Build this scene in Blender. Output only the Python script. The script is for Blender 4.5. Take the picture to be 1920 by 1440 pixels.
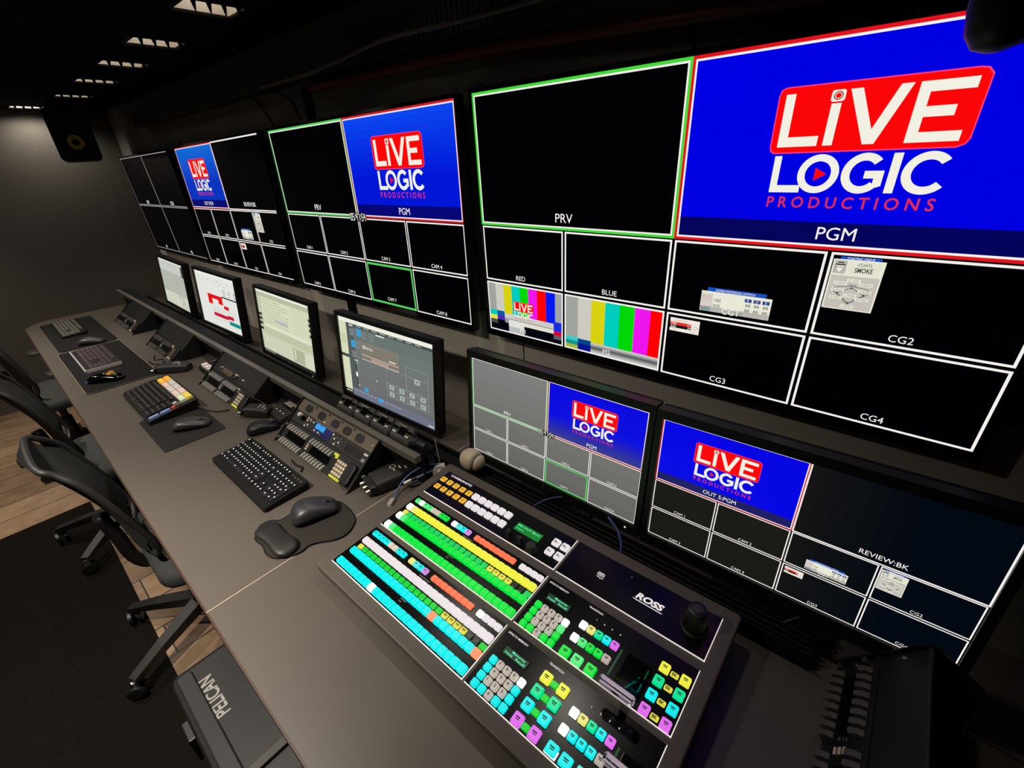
import bpy, math, random
from mathutils import Matrix, Vector, Euler
from mathutils.geometry import tessellate_polygon
random.seed(7)
PI = math.pi
for o in list(bpy.data.objects):
    bpy.data.objects.remove(o)
C = bpy.context.scene.collection
SC = bpy.context.scene

# ------------------------------------------------------------------ camera
cam_d = bpy.data.cameras.new('camera')
cam_d.sensor_fit = 'HORIZONTAL'; cam_d.sensor_width = 36.0
cam_d.lens = 842.97 / 1920 * 36
cam_d.clip_start = 0.02; cam_d.clip_end = 60
cam = bpy.data.objects.new('camera', cam_d); C.objects.link(cam)
def cam_axes(a, b, c):
    fwd = Vector((-math.sin(a)*math.cos(b), math.cos(a)*math.cos(b), math.sin(b)))
    right = Vector((math.cos(a), math.sin(a), 0)); down = fwd.cross(right)
    return math.cos(c)*right + math.sin(c)*down, -math.sin(c)*right + math.cos(c)*down, fwd
_r, _d, _f = cam_axes(.7249, -.4657, .0505)
cam.matrix_world = Matrix(((_r.x, -_d.x, -_f.x, 1.0169), (_r.y, -_d.y, -_f.y, -1.0458), (_r.z, -_d.z, -_f.z, 1.6405), (0, 0, 0, 1)))
SC.camera = cam

# ------------------------------------------------------------------ world, exposure
w = bpy.data.worlds.new('world'); SC.world = w; w.use_nodes = True
w.node_tree.nodes['Background'].inputs[0].default_value = (0, 0, 0, 1)
w.node_tree.nodes['Background'].inputs[1].default_value = 0
vs = SC.view_settings
vs.view_transform = 'Standard'; vs.look = 'None'; vs.exposure = 0.0; vs.gamma = 1.0; vs.use_curve_mapping = False
SC.cycles.use_denoising = True
SC.cycles.max_bounces = 6
LAMP_W = 9.0        # watts of each ceiling downlight over the desk
AISLE_W = 170.0       # watts of each ceiling downlight over the aisle
CEIL = 2.11

# ------------------------------------------------------------------ materials
def lin(c):
    c = c/255.0
    return c/12.92 if c <= .04045 else ((c+.055)/1.055)**2.4
def rgb(r, g, b): return (lin(r), lin(g), lin(b), 1.0)
_M = {}
def mat(name, col=(40, 40, 40), rough=.5, metal=0.0, spec=.5, emit=None, es=1.0, alpha=None, trans=0.0, noise=None, bump=None, coat=0.0):
    if name in _M: return _M[name]
    m = bpy.data.materials.new(name); m.use_nodes = True
    nt = m.node_tree; b = nt.nodes['Principled BSDF']
    b.inputs['Base Color'].default_value = rgb(*col); b.inputs['Roughness'].default_value = rough
    b.inputs['Metallic'].default_value = metal; b.inputs['Specular IOR Level'].default_value = spec
    b.inputs['Coat Weight'].default_value = coat
    if trans: b.inputs['Transmission Weight'].default_value = trans; b.inputs['IOR'].default_value = 1.45
    if emit is not None:
        b.inputs['Emission Color'].default_value = rgb(*emit); b.inputs['Emission Strength'].default_value = es
    if noise or bump:
        tc = nt.nodes.new('ShaderNodeTexCoord')
        nz = nt.nodes.new('ShaderNodeTexNoise')
        sc, amt = noise if noise else bump
        nz.inputs['Scale'].default_value = sc; nz.inputs['Detail'].default_value = 6
        nt.links.new(tc.outputs['Object'], nz.inputs['Vector'])
        if noise:
            mx = nt.nodes.new('ShaderNodeMix'); mx.data_type = 'RGBA'
            c = rgb(*col)
            mx.inputs[6].default_value = tuple(x*(1-amt) for x in c[:3])+(1,)
            mx.inputs[7].default_value = tuple(min(1, x*(1+amt)) for x in c[:3])+(1,)
            nt.links.new(nz.outputs['Fac'], mx.inputs[0]); nt.links.new(mx.outputs[2], b.inputs['Base Color'])
        if bump:
            bp = nt.nodes.new('ShaderNodeBump'); bp.inputs['Strength'].default_value = bump[1]; bp.inputs['Distance'].default_value = .004
            nt.links.new(nz.outputs['Fac'], bp.inputs['Height']); nt.links.new(bp.outputs['Normal'], b.inputs['Normal'])
    _M[name] = m
    return m
def scr(r, g, b, s=1.0):
    """a lit screen pixel colour"""
    n = 'screen_%d_%d_%d_%d' % (r, g, b, int(s*100))
    if n in _M: return _M[n]
    m = mat(n, (2, 2, 2), .2, 0, .09, (r, g, b), s)
    return m
def lit(name, r, g, b, s=.9):
    return mat('lit_'+name, (int(r*.35), int(g*.35), int(b*.35)), .35, 0, .5, (r, g, b), s)

BLK = mat('black_plastic', (16, 16, 16), .45)
BLKM = mat('black_matte', (12, 12, 12), .75, 0, .25)
BLKG = mat('black_gloss', (6, 6, 7), .12, 0, .5)
DGREY = mat('dark_grey_plastic', (38, 37, 36), .5)
MGREY = mat('mid_grey_plastic', (90, 88, 84), .5)
SILV = mat('silver_metal', (190, 188, 184), .28, 1.0)
WHITEP = mat('white_plastic', (225, 218, 205), .4)
FABRIC = mat('black_mesh_fabric', (58, 60, 58), .85, 0, .2, noise=(220, .35))
METB = mat('black_powder_coat', (20, 20, 19), .55)
GLASS = mat('clear_acrylic', (255, 255, 255), .04, 0, .5, trans=1.0)

def brushed_wood_floor():
    m = bpy.data.materials.new('wood_plank_floor'); m.use_nodes = True
    nt = m.node_tree; b = nt.nodes['Principled BSDF']; b.inputs['Roughness'].default_value = .5
    tc = nt.nodes.new('ShaderNodeTexCoord'); mp = nt.nodes.new('ShaderNodeMapping')
    mp.inputs['Rotation'].default_value = (0, 0, PI/2)
    br = nt.nodes.new('ShaderNodeTexBrick')
    br.inputs['Scale'].default_value = 1.0; br.inputs['Brick Width'].default_value = 1.1; br.inputs['Row Height'].default_value = .18
    br.inputs['Mortar Size'].default_value = .003; br.offset = .37
    br.inputs['Color1'].default_value = rgb(160, 134, 106); br.inputs['Color2'].default_value = rgb(122, 98, 74); br.inputs['Mortar'].default_value = rgb(40, 30, 22)
    nz = nt.nodes.new('ShaderNodeTexNoise'); nz.inputs['Scale'].default_value = 9; nz.inputs['Detail'].default_value = 9; nz.inputs['Roughness'].default_value = .7
    mx = nt.nodes.new('ShaderNodeMix'); mx.data_type = 'RGBA'; mx.blend_type = 'MULTIPLY'; mx.inputs[0].default_value = .85
    cr = nt.nodes.new('ShaderNodeValToRGB'); cr.color_ramp.elements[0].position = .3; cr.color_ramp.elements[0].color = (.45, .40, .34, 1); cr.color_ramp.elements[1].position = .7
    nt.links.new(tc.outputs['Object'], mp.inputs[0]); nt.links.new(mp.outputs[0], br.inputs[0]); nt.links.new(mp.outputs[0], nz.inputs[0])
    nt.links.new(nz.outputs['Fac'], cr.inputs[0]); nt.links.new(br.outputs['Color'], mx.inputs[6]); nt.links.new(cr.outputs[0], mx.inputs[7])
    nt.links.new(mx.outputs[2], b.inputs['Base Color'])
    return m
WOOD = brushed_wood_floor()
WALL = mat('grey_wall_panel', (226, 217, 203), .38, 0, .45, noise=(3, .06))
FELT = mat('grey_felt_wall', (96, 92, 86), .95, 0, .1, noise=(60, .18))
CEILM = mat('black_ceiling', (9, 9, 9), .95, 0, .1, noise=(20, .2))
RUGM = mat('dark_rug', (20, 18, 15), 1.0, 0, .05, noise=(90, .4))
DESKM = mat('grey_laminate', (84, 78, 70), .42, 0, .45, noise=(7, .05))
EDGE = mat('brown_edge_band', (64, 40, 28), .5)

# ------------------------------------------------------------------ mesh building
class MB:
    def __init__(s): s.v = []; s.f = []; s.mi = []; s.ms = []; s.M = Matrix()
    def m(s, material):
        if material not in s.ms: s.ms.append(material)
        return s.ms.index(material)
    def add(s, vs_, fs, material):
        k = len(s.v); i = s.m(material)
        s.v += [tuple(s.M @ Vector(p)) for p in vs_]
        for f in fs: s.f.append(tuple(k+j for j in f)); s.mi.append(i)
        return s
    def box(s, x0, y0, z0, x1, y1, z1, material):
        V = [(x0,y0,z0),(x1,y0,z0),(x1,y1,z0),(x0,y1,z0),(x0,y0,z1),(x1,y0,z1),(x1,y1,z1),(x0,y1,z1)]
        return s.add(V, [(0,3,2,1),(4,5,6,7),(0,1,5,4),(1,2,6,5),(2,3,7,6),(3,0,4,7)], material)
    def loft(s, rings, material, cap0=True, cap1=True, closed=True):
        n = len(rings[0]); V = [p for r in rings for p in r]; F = []
        for a in range(len(rings)-1):
            for i in range(n if closed else n-1):
                j = (i+1) % n
                F.append((a*n+i, a*n+j, (a+1)*n+j, (a+1)*n+i))
        if cap0: F.append(tuple(reversed(range(n))))
        if cap1: F.append(tuple((len(rings)-1)*n+i for i in range(n)))
        return s.add(V, F, material)
    def prism(s, poly, z0, z1, material):
        return s.loft([[(x, y, z0) for x, y in poly], [(x, y, z1) for x, y in poly]], material)
    def rbox(s, x0, y0, z0, x1, y1, z1, r, material, bev=0.0, seg=4, bot=0.0):
        """rounded-corner slab with a bevelled top (and bottom) edge"""
        rings = []
        def ring(ins, z): return [(x, y, z) for x, y in rrect(x0+ins, y0+ins, x1-ins, y1-ins, max(r-ins, .0002), seg)]
        if bot: rings += [ring(bot, z0), ring(bot*.3, z0+bot*.3), ring(0, z0+bot)]
        else: rings += [ring(0, z0)]
        if bev: rings += [ring(0, z1-bev), ring(bev*.3, z1-bev*.3), ring(bev, z1)]
        else: rings += [ring(0, z1)]
        return s.loft(rings, material)
    def lathe(s, prof, material, seg=24, cap0=True, cap1=True, axis='z', o=(0,0,0)):
        rings = []
        for r, z in prof:
            rg = []
            for i in range(seg):
                a = 2*PI*i/seg; p = (r*math.cos(a), r*math.sin(a), z)
                if axis == 'x': p = (p[2], p[0], p[1])
                if axis == 'y': p = (p[1], p[2], p[0])
                rg.append((p[0]+o[0], p[1]+o[1], p[2]+o[2]))
            rings.append(rg)
        return s.loft(rings, material, cap0, cap1)
    def tube(s, pts, r, material, seg=8, radii=None):
        pts = [Vector(p) for p in pts]; rings = []; up = None
        for i, p in enumerate(pts):
            t = (pts[min(i+1, len(pts)-1)] - pts[max(i-1, 0)]).normalized()
            if up is None:
                up = t.cross(Vector((0, 0, 1)))
                if up.length < .01: up = t.cross(Vector((1, 0, 0)))
                up.normalize()
            else:
                up = (up - t*up.dot(t)); up.normalize()
            bi = t.cross(up); rr = radii[i] if radii else r
            rings.append([tuple(p + (up*math.cos(2*PI*k/seg) + bi*math.sin(2*PI*k/seg))*rr) for k in range(seg)])
        return s.loft(rings, material)
    def poly(s, pts, material):
        """flat polygon, concave allowed"""
        tri = tessellate_polygon([[Vector(p) for p in pts]])
        n = [Vector(p) for p in pts]
        return s.add(pts, tri, material)
    def mesh(s, name, smooth=False):
        me = bpy.data.meshes.new(name); me.from_pydata(s.v, [], s.f)
        for m_ in s.ms: me.materials.append(m_)
        me.polygons.foreach_set('material_index', s.mi)
        if smooth: me.polygons.foreach_set('use_smooth', [True]*len(s.f))
        me.update()
        import bmesh
        bm = bmesh.new(); bm.from_mesh(me); bmesh.ops.recalc_face_normals(bm, faces=bm.faces); bm.to_mesh(me); bm.free()
        return me
    def build(s, name, parent=None, loc=(0,0,0), rot=(0,0,0), smooth=False, sub=0, auto=None):
        me = s.mesh(name, smooth)
        o = link(name, me, parent, loc, rot)
        if auto is not None:
            me.polygons.foreach_set('use_smooth', [True]*len(me.polygons))
            try: me.set_sharp_from_angle(angle=math.radians(auto))
            except Exception: pass
        if sub:
            md = o.modifiers.new('sub', 'SUBSURF'); md.levels = sub; md.render_levels = sub
        return o
def link(name, data, parent=None, loc=(0,0,0), rot=(0,0,0)):
    o = bpy.data.objects.new(name, data); C.objects.link(o)
    o.location = loc; o.rotation_euler = rot
    if parent: o.parent = parent
    return o
def rrect(x0, y0, x1, y1, r, seg=4):
    pts = []
    for cx, cy, a0 in ((x1-r, y1-r, 0), (x0+r, y1-r, 90), (x0+r, y0+r, 180), (x1-r, y0+r, 270)):
        for k in range(seg+1):
            a = math.radians(a0 + 90*k/seg); pts.append((cx+r*math.cos(a), cy+r*math.sin(a)))
    return pts
def spline(pts, n=8):
    """Catmull-Rom through the points"""
    P = [Vector(p) for p in pts]; P = [P[0]*2-P[1]] + P + [P[-1]*2-P[-2]]; out = []
    for i in range(1, len(P)-2):
        a, b, c, d = P[i-1:i+3]
        for k in range(n):
            t = k/n
            out.append(.5*((2*b)+(c-a)*t+(2*a-5*b+4*c-d)*t*t+(-a+3*b-3*c+d)*t**3))
    out.append(P[-2]); return out
def tag(o, label=None, cat=None, group=None, kind=None):
    if label: o['label'] = label
    if cat: o['category'] = cat
    if group: o['group'] = group
    if kind: o['kind'] = kind
    return o
def thing(name, label, cat, loc=(0,0,0), rot=(0,0,0), group=None):
    o = link(name, None, None, loc, rot); o.empty_display_size = .05
    return tag(o, label, cat, group)
def struct(name, mb): return tag(mb.build(name), kind='structure')

# text as flat geometry -------------------------------------------------
_T = {}
def text_geo(s, bold=0.0, shear=0.0, space=1.0):
    k = (s, bold, shear, space)
    if k in _T: return _T[k]
    cu = bpy.data.curves.new('t', 'FONT'); cu.body = s; cu.resolution_u = 3; cu.offset = bold; cu.shear = shear
    cu.space_character = space; cu.fill_mode = 'FRONT'
    o = bpy.data.objects.new('t', cu); C.objects.link(o)
    dg = bpy.context.evaluated_depsgraph_get()
    me = bpy.data.meshes.new_from_object(o.evaluated_get(dg))
    V = [(v.co.x, v.co.y) for v in me.vertices]; F = [tuple(p.vertices) for p in me.polygons]
    bpy.data.objects.remove(o); bpy.data.curves.remove(cu); bpy.data.meshes.remove(me)
    if not V: V = [(0, 0), (1, 0), (1, 1)]; F = [(0, 1, 2)]
    x0 = min(v[0] for v in V); x1 = max(v[0] for v in V); y0 = min(v[1] for v in V); y1 = max(v[1] for v in V)
    V = [((x-x0)/(y1-y0), (y-y0)/(y1-y0)) for x, y in V]
    _T[k] = (V, F, (x1-x0)/(y1-y0))
    return _T[k]

class Sheet(MB):
    """a lit picture laid out in its own pixel grid, flat in local x/z, facing -y"""
    def __init__(s, W, H, w_, h_, base):
        super().__init__(); s.W, s.H, s.w, s.h = W, H, w_, h_
        s.rect(0, 0, W, H, base, 0)
    def P(s, u, v, L): return ((u/s.W-.5)*s.w, -.00005*L, (.5-v/s.H)*s.h)
    def rect(s, x0, y0, x1, y1, m_, L=1):
        return s.add([s.P(x0, y1, L), s.P(x1, y1, L), s.P(x1, y0, L), s.P(x0, y0, L)], [(0, 1, 2, 3)], m_)
    def border(s, x0, y0, x1, y1, t, m_, L=2):
        s.rect(x0, y0, x1, y0+t, m_, L); s.rect(x0, y1-t, x1, y1, m_, L)
        s.rect(x0, y0+t, x0+t, y1-t, m_, L); s.rect(x1-t, y0+t, x1, y1-t, m_, L); return s
    def shape(s, pts, m_, L=1):
        P3 = [s.P(u, v, L) for u, v in pts]
        tri = tessellate_polygon([[Vector((u, v, 0)) for u, v in pts]])
        return s.add(P3, [t for t in tri], m_)
    def ring(s, cx, cy, rx, ry, ix, iy, m_, L=1, a0=0, a1=360, n=32):
        A = [math.radians(a0+(a1-a0)*k/n) for k in range(n+1)]
        V = [s.P(cx+rx*math.cos(a), cy-ry*math.sin(a), L) for a in A] + [s.P(cx+ix*math.cos(a), cy-iy*math.sin(a), L) for a in A]
        return s.add(V, [(k, k+1, n+2+k, n+1+k) for k in range(n)], m_)
    def text(s, t, cx, cy, h, m_, L=3, width=None, bold=0.0, align='c'):
        V, F, asp = text_geo(t, bold)
        wd = width if width else asp*h
        x0 = cx-wd/2 if align == 'c' else cx
        return s.add([s.P(x0+x/asp*wd, cy+h/2-y*h, L) for x, y in V], F, m_)
def decal(mb, t, x, y, h, m_, z=.0004, width=None, bold=0.0, shear=0.0, ang=0.0):
    """flat lettering on a local xy surface, left-bottom at x,y"""
    V, F, asp = text_geo(t, bold, shear)
    wd = width if width else asp*h; c, s_ = math.cos(ang), math.sin(ang)
    mb.add([(x + c*(a/asp*wd) - s_*(b*h), y + s_*(a/asp*wd) + c*(b*h), z) for a, b in V], F, m_)

# ------------------------------------------------------------------ room
X0, X1, Y0, YW = -4.10, 3.0, -2.75, .06
struct('floor', MB().box(X0, Y0, -.05, X1, YW+.1, 0, WOOD))
struct('ceiling', MB().box(X0, Y0, CEIL+.1, X1, YW, CEIL+.16, CEILM))
struct('wall_back', MB().box(X0, YW, 0, X1, YW+.08, CEIL+.16, WALL))
struct('wall_left', MB().box(X0-.08, Y0, 0, X0, YW+.08, CEIL+.16, FELT))
struct('wall_front', MB().box(X0, Y0-.08, 0, X1, Y0, CEIL+.16, FELT))
struct('wall_right', MB().box(X1, Y0-.08, 0, X1+.08, YW+.08, CEIL+.16, BLKM))
struct('wall_shade_sheet', MB().box(X0, YW-.004, 1.16, X1, YW-.0002, CEIL, mat('wall_upper_shade_grey', (118, 116, 112), .6, 0, .3, noise=(3, .06))))  # darker sheet over the upper wall, its dimness above the screens put into colour
struct('trim_1', MB().box(.098, YW-.0016, .3, .101, YW-.0002, CEIL, BLKM))

# ceiling skin with an opening for each downlight
LAMPS = [(x, -.27) for x in (.4, -.22, -.88, -1.46, -1.98, -2.55, -3.22)] + [(-3.94, -.42)]
AISLE = [(x, -1.42) for x in (-.10, -1.30, -2.50, -3.62)]
ceil = MB()
HW, HD = .075, .095
def ceiling_row(x0, x1, y0, y1, ly, xs):
    x = x0
    ceil.box(x0, y0, CEIL, x1, ly-HD, CEIL+.1, CEILM); ceil.box(x0, ly+HD, CEIL, x1, y1, CEIL+.1, CEILM)
    for lx in sorted(xs):
        ceil.box(x, ly-HD, CEIL, lx-HW, ly+HD, CEIL+.1, CEILM); x = lx+HW
    ceil.box(x, ly-HD, CEIL, x1, ly+HD, CEIL+.1, CEILM)
ceiling_row(-3.7, X1, -1.0, YW, -.27, [l[0] for l in LAMPS[:-1]])
ceiling_row(X0, -3.7, -1.0, YW, LAMPS[-1][1], [LAMPS[-1][0]])
ceiling_row(X0, X1, Y0, -1.0, -1.42, [l[0] for l in AISLE])
struct('ceiling_panel', ceil)

REFL = mat('lamp_reflector', (235, 225, 208), .35, 0, .5)
LAMPG = mat('lamp_panel', (240, 235, 225), .5, 0, .3, (255, 246, 234), 1.5)
def downlight(x, y, watts, label, grp, cone=80, blend=.35, spill=0):
    t = thing('downlight', label, 'ceiling light', (x, y, CEIL), group=grp)
    b = MB()                                                    # white recess walls
    for a in ((-HW, -HD, -HW+.003, HD), (HW-.003, -HD, HW, HD), (-HW, -HD, HW, -HD+.003), (-HW, HD-.003, HW, HD)):
        b.box(a[0], a[1], .002, a[2], a[3], .075, REFL)
    b.box(-HW, -HD, .075, HW, HD, .08, REFL); b.build('recess', t)
    MB().box(-HW+.012, -HD+.012, .068, HW-.012, HD-.012, .074, LAMPG).build('lamp_panel', t)
    f = MB()                                                    # black frame with a saw-toothed lip
    for sx in (-1, 1):
        f.box(sx*HW-.008, -HD-.012, -.004, sx*HW+.008, HD+.012, .003, BLKM)
        f.box(-HW-.008, sx*HD-.008, -.004, HW+.008, sx*HD+.008, .003, BLKM)
    f.build('frame', t)
    n = 4
    for k in range(n):                                          # triangular louvre blades
        y0 = -HD+.008+k*(2*HD-.016)/n; y1 = y0+(2*HD-.016)/n
        v = MB()
        v.loft([[(HW-.012, y0, .055), (HW-.012, y1, .055), (HW-.012, (y0+y1)/2, -.034)],
                [(HW-.009, y0, .055), (HW-.009, y1, .055), (HW-.009, (y0+y1)/2, -.034)]], BLKM)
        v.build('louvre_blade', t)
    l = bpy.data.lights.new('downlight_lamp', 'SPOT'); l.energy = watts; l.color = (1, .91, .80)
    l.spot_size = math.radians(cone); l.spot_blend = blend; l.shadow_soft_size = .045
    lo = link('lamp', l, t, (0, 0, .055))
    if spill:
        l2 = l.copy(); l2.energy = spill; l2.spot_size = math.radians(142); l2.spot_blend = .5
        link('spill_lamp', l2, t, (0, 0, .05))
words = ['nearest of the row over the screens, above the switcher', 'second from the near end of the row over the screens',
 'largest lit one at the top left of the picture', 'second largest lit one at the top left', 'middle one of the lit row at the top left', 'third from the far end of the lit row', 'second from the far end of the lit row', 'farthest one beside the end wall above the speaker']
for (x, y), wd in zip(LAMPS, words): downlight(x, y, LAMP_W if x > -3.7 else 17, 'square ceiling downlight, '+wd, 'downlights over the screens', 80 if x > -3.7 else 150, .35 if x > -3.7 else .8)
for (x, y), wd, k in zip(AISLE, ['nearest the camera', 'second from the near end', 'third from the near end', 'nearest the end wall'], (1, .3, .45, .15)):
    downlight(x, y, AISLE_W*k, 'square ceiling downlight over the aisle behind the chairs, '+wd, 'downlights over the aisle', 82, .85, 27*(1 if k > .2 else .3))

# ------------------------------------------------------------------ pictures on the screens
K = scr(1, 1, 3); WH = scr(245, 240, 236); RD = scr(225, 20, 30); GR = scr(70, 215, 60)
def live_logo(S, ox, sc=1.0, oy=0, small=False, W=None):
    R_, Wt = scr(250, 6, 8), scr(242, 240, 226)
    X = lambda u: ox+(u-960)*sc
    Y = lambda v: oy+v*sc
    pts = lambda L: [(X(u), Y(v)) for u, v in L]
    if not small:
        S.shape(pts([(1238,110),(1634,110),(1650,113),(1661,126),(1661,258),(1655,270),(1640,277),(1234,277),(1224,270),(1221,258),(1221,130),(1226,115)]), scr(255, 60, 110), 2)
    S.shape(pts([(1238,113),(1634,113),(1648,116),(1658,128),(1658,256),(1652,268),(1638,274),(1236,274),(1227,268),(1224,256),(1224,130),(1229,117)]), R_, 3)
    S.shape(pts([(1240,128),(1264,128),(1264,235),(1340,235),(1340,260),(1240,260)]), Wt, 4)
    S.shape(pts([(1354,159),(1377,159),(1377,260),(1354,260)]), Wt, 4)
    S.shape(pts(rrect(1350,128,1382,155,6)), Wt, 4)
    S.ring(X(1366), Y(141.5), 11*sc, 10*sc, 8.5*sc, 7.5*sc, scr(150, 20, 20), 5)
    S.ring(X(1366), Y(141.5), 6.5*sc, 6*sc, .1, .1, R_, 5)
    S.shape(pts([(1391,129),(1418,129),(1458,226),(1496,129),(1522,129),(1471,261),(1446,261)]), Wt, 4)
    S.shape(pts([(1534,129),(1640,129),(1640,152),(1557,152),(1557,183),(1615,183),(1615,206),(1557,206),(1557,239),(1640,239),(1640,262),(1534,262)]), Wt, 4)
    Wl = W or Wt
    S.shape(pts([(1241,283),(1260,283),(1260,362),(1321,362),(1321,382),(1241,382)]), Wl, 4)
    S.ring(X(1360), Y(332.5), 51*sc, 51*sc, 32*sc, 33*sc, Wl, 4)
    S.shape(pts([(1352,316),(1352,350),(1381,333)]), R_, 5)
    S.ring(X(1466), Y(332.5), 49*sc, 51*sc, 29*sc, 32*sc, Wl, 4, 42, 318)
    S.shape(pts([(1470,326),(1513,326),(1513,364),(1502,368),(1493,362),(1493,345),(1470,345)]), Wl, 5)
    S.shape(pts([(1523,284),(1543,284),(1543,382),(1523,382)]), Wl, 4)
    S.ring(X(1601), Y(333.5), 51*sc, 51*sc, 31*sc, 32*sc, Wl, 4, 40, 320)
    S.text('P R O D U C T I O N S', X(1440), Y(409), 31*sc, scr(225, 45, 70), 4, 396*sc, .012)
def program(S, x0, name, blue=(0, 0, 226), band=(4, 4, 92), top=None, th=36):
    S.rect(x0, 0, x0+960, 540, scr(*blue), 1)
    if top:
        for k in range(8): S.rect(x0, k*38, x0+960, k*38+38, scr(*[int(top[i]+(blue[i]-top[i])*k/8) for i in range(3)]), 1.3)
    S.rect(x0, 463, x0+960, 540, scr(*band), 1.5)
    live_logo(S, x0)
    S.text(name, x0+482, 494, th, WH, 6)
def win(S, x0, y0, x1, y1, label, edge=WH, t=7, th=22, g=5, fill=None):
    if fill: S.rect(x0, y0, x1, y1, fill, 1)
    S.border(x0+g, y0+g, x1-g, y1-g, t, edge, 2.5)
    if label: S.text(label, (x0+x1)/2-10, y1-g-t-th*.5-9, th, WH, 8)
def bigwin(S, x0, label, col, lab=True, th=36, t=9):
    S.border(x0, 0, x0+960, 540, t, col, 7); S.border(x0+t, t, x0+960-t, 540-t, 6, WH, 7)
    if label: S.text(label, x0+480, 492, th, WH, 8)
def bars(S, x0, y0, x1, y1, logo=False):
    W_, H_ = x1-x0, y1-y0
    cols = [(160,162,158),(205,203,192),(215,210,15),(0,205,190),(0,215,5),(238,20,238),(252,0,0),(0,25,240),(160,162,168)]
    u0 = x0
    wid = [70]+[68.5]*7+[70] if not logo else [53]*9
    for k, c in enumerate(cols):
        u1 = min(u0+wid[k], x1)
        if u0 < x1: S.rect(u0, y0, u1, y0+H_*(.79 if not logo else .60), scr(*c), 1.5)
        u0 = u1
    if not logo:
        S.rect(x0, y0+H_*.76, x0+72, y0+H_*.83, scr(60,200,195), 2); S.rect(x0, y0+H_*.83, x0+72, y0+H_*.91, scr(20,150,140), 2); S.rect(x0, y0+H_*.91, x0+72, y1, scr(170,180,60), 2)
        S.rect(x0+72, y0+H_*.77, x0+141, y0+H_*.86, scr(0,70,140), 2); S.rect(x0+72, y0+H_*.86, x0+141, y1, scr(10,20,140), 2)
        for k in range(8): S.rect(x0+141, y0+H_*(.79+.02625*k), x1, y0+H_*(.79+.02625*(k+1)), scr(*[(200,200,198),(175,175,172),(130,132,130),(90,90,92),(120,122,120),(165,166,164),(195,196,194),(205,206,204)][k]), 2)
    else:
        S.rect(x0, y0+H_*.57, x0+54, y0+H_*.68, scr(0,200,185), 2); S.rect(x0, y0+H_*.68, x0+54, y0+H_*.77, scr(225,225,70), 2); S.rect(x0, y0+H_*.77, x0+54, y0+H_*.86, scr(70,70,80), 2)
        S.rect(x0+54, y0+H_*.57, x0+105, y0+H_*.66, scr(0,90,160), 2); S.rect(x0+54, y0+H_*.66, x0+105, y0+H_*.76, scr(70,40,180), 2)
        S.rect(x0+105, y0+H_*.60, x0+415, y0+H_*.70, scr(205,205,200), 2); S.rect(x0+105, y0+H_*.70, x0+415, y0+H_*.80, scr(150,150,148), 2)
        S.rect(x0, y0+H_*.86, x1, y1, scr(3,3,14), 1.8); S.rect(x0+54, y0+H_*.76, x0+130, y1, scr(3,3,14), 1.8)
        S.rect(x0+130, y0+H_*.72, x0+233, y0+H_*.86, scr(225,225,220), 2.2); S.rect(x0+130, y0+H_*.86, x0+233, y1, scr(185,187,187), 2.2)
        S.rect(x0+233, y0+H_*.72, x0+415, y0+H_*.80, scr(225,225,210), 2.2); S.rect(x0+233, y0+H_*.80, x0+415, y1, scr(3,3,14), 2.2)
        S.rect(x0+415, y0+H_*.56, x1, y0+H_*.74, scr(20,45,225), 2.4); S.rect(x0+415, y0+H_*.74, x1, y0+H_*.82, scr(215,0,45), 2.4); S.rect(x0+415, y0+H_*.82, x1, y0+H_*.90, scr(95,90,105), 2.4); S.rect(x0+415, y0+H_*.90, x1, y1, scr(3,3,14), 2.4)
        live_logo(S, x0+90, .295, y0+48, True)
BLUEB = scr(25, 80, 190); CREAM = scr(232, 232, 214); GREYB = scr(182, 180, 172); INK = scr(50, 52, 50); LGREY = scr(196, 192, 184)
def score_card(S, x0, y0, x1, y1):
    sx, sy = (x1-x0)/232, (y1-y0)/74
    X = lambda u: x0+u*sx
    Y = lambda v: y0+v*sy
    S.rect(X(20), Y(-14), X(212), Y(0), BLUEB, 3); S.text("WOMENS PROFESSIONAL FASTPITCH", X(112), Y(-6), 8*sy, WH, 4, 130*sx)
    S.rect(x0, y0, x1, y1, CREAM, 3); S.rect(x0, Y(56), x1, y1, GREYB, 3.3); S.rect(x0, Y(8), X(42), Y(56), scr(214,206,200), 3.4)
    S.text('PULSE', X(21), Y(22), 13*sy, scr(205,165,160), 4, 32*sx); S.rect(X(4), Y(33), X(38), Y(35), scr(200,170,165), 4); S.text('ALLIANCE', X(20), Y(61), 10*sy, scr(10,70,90), 4, 36*sx)
    S.rect(X(5), Y(66), X(36), Y(71), scr(80,150,165), 4)
    S.text('VIBE', X(58), Y(30), 11*sy, INK, 4, 25*sx); S.text('RISE', X(58), Y(50), 11*sy, INK, 4, 23*sx)
    for k, ch in enumerate('RHE'):
        u = 148+k*28
        S.rect(X(u), Y(10), X(u+22), Y(22), scr(40,65,140), 4); S.text(ch, X(u+11), Y(16), 8*sy, WH, 5)
        S.text('88', X(u+12), Y(33), 10*sy, INK, 4, 16*sx); S.text('88', X(u+12), Y(51), 10*sy, INK, 4, 16*sx)
    S.text('TOP 1ST', X(130), Y(67), 7*sy, scr(90,90,88), 4)
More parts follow.
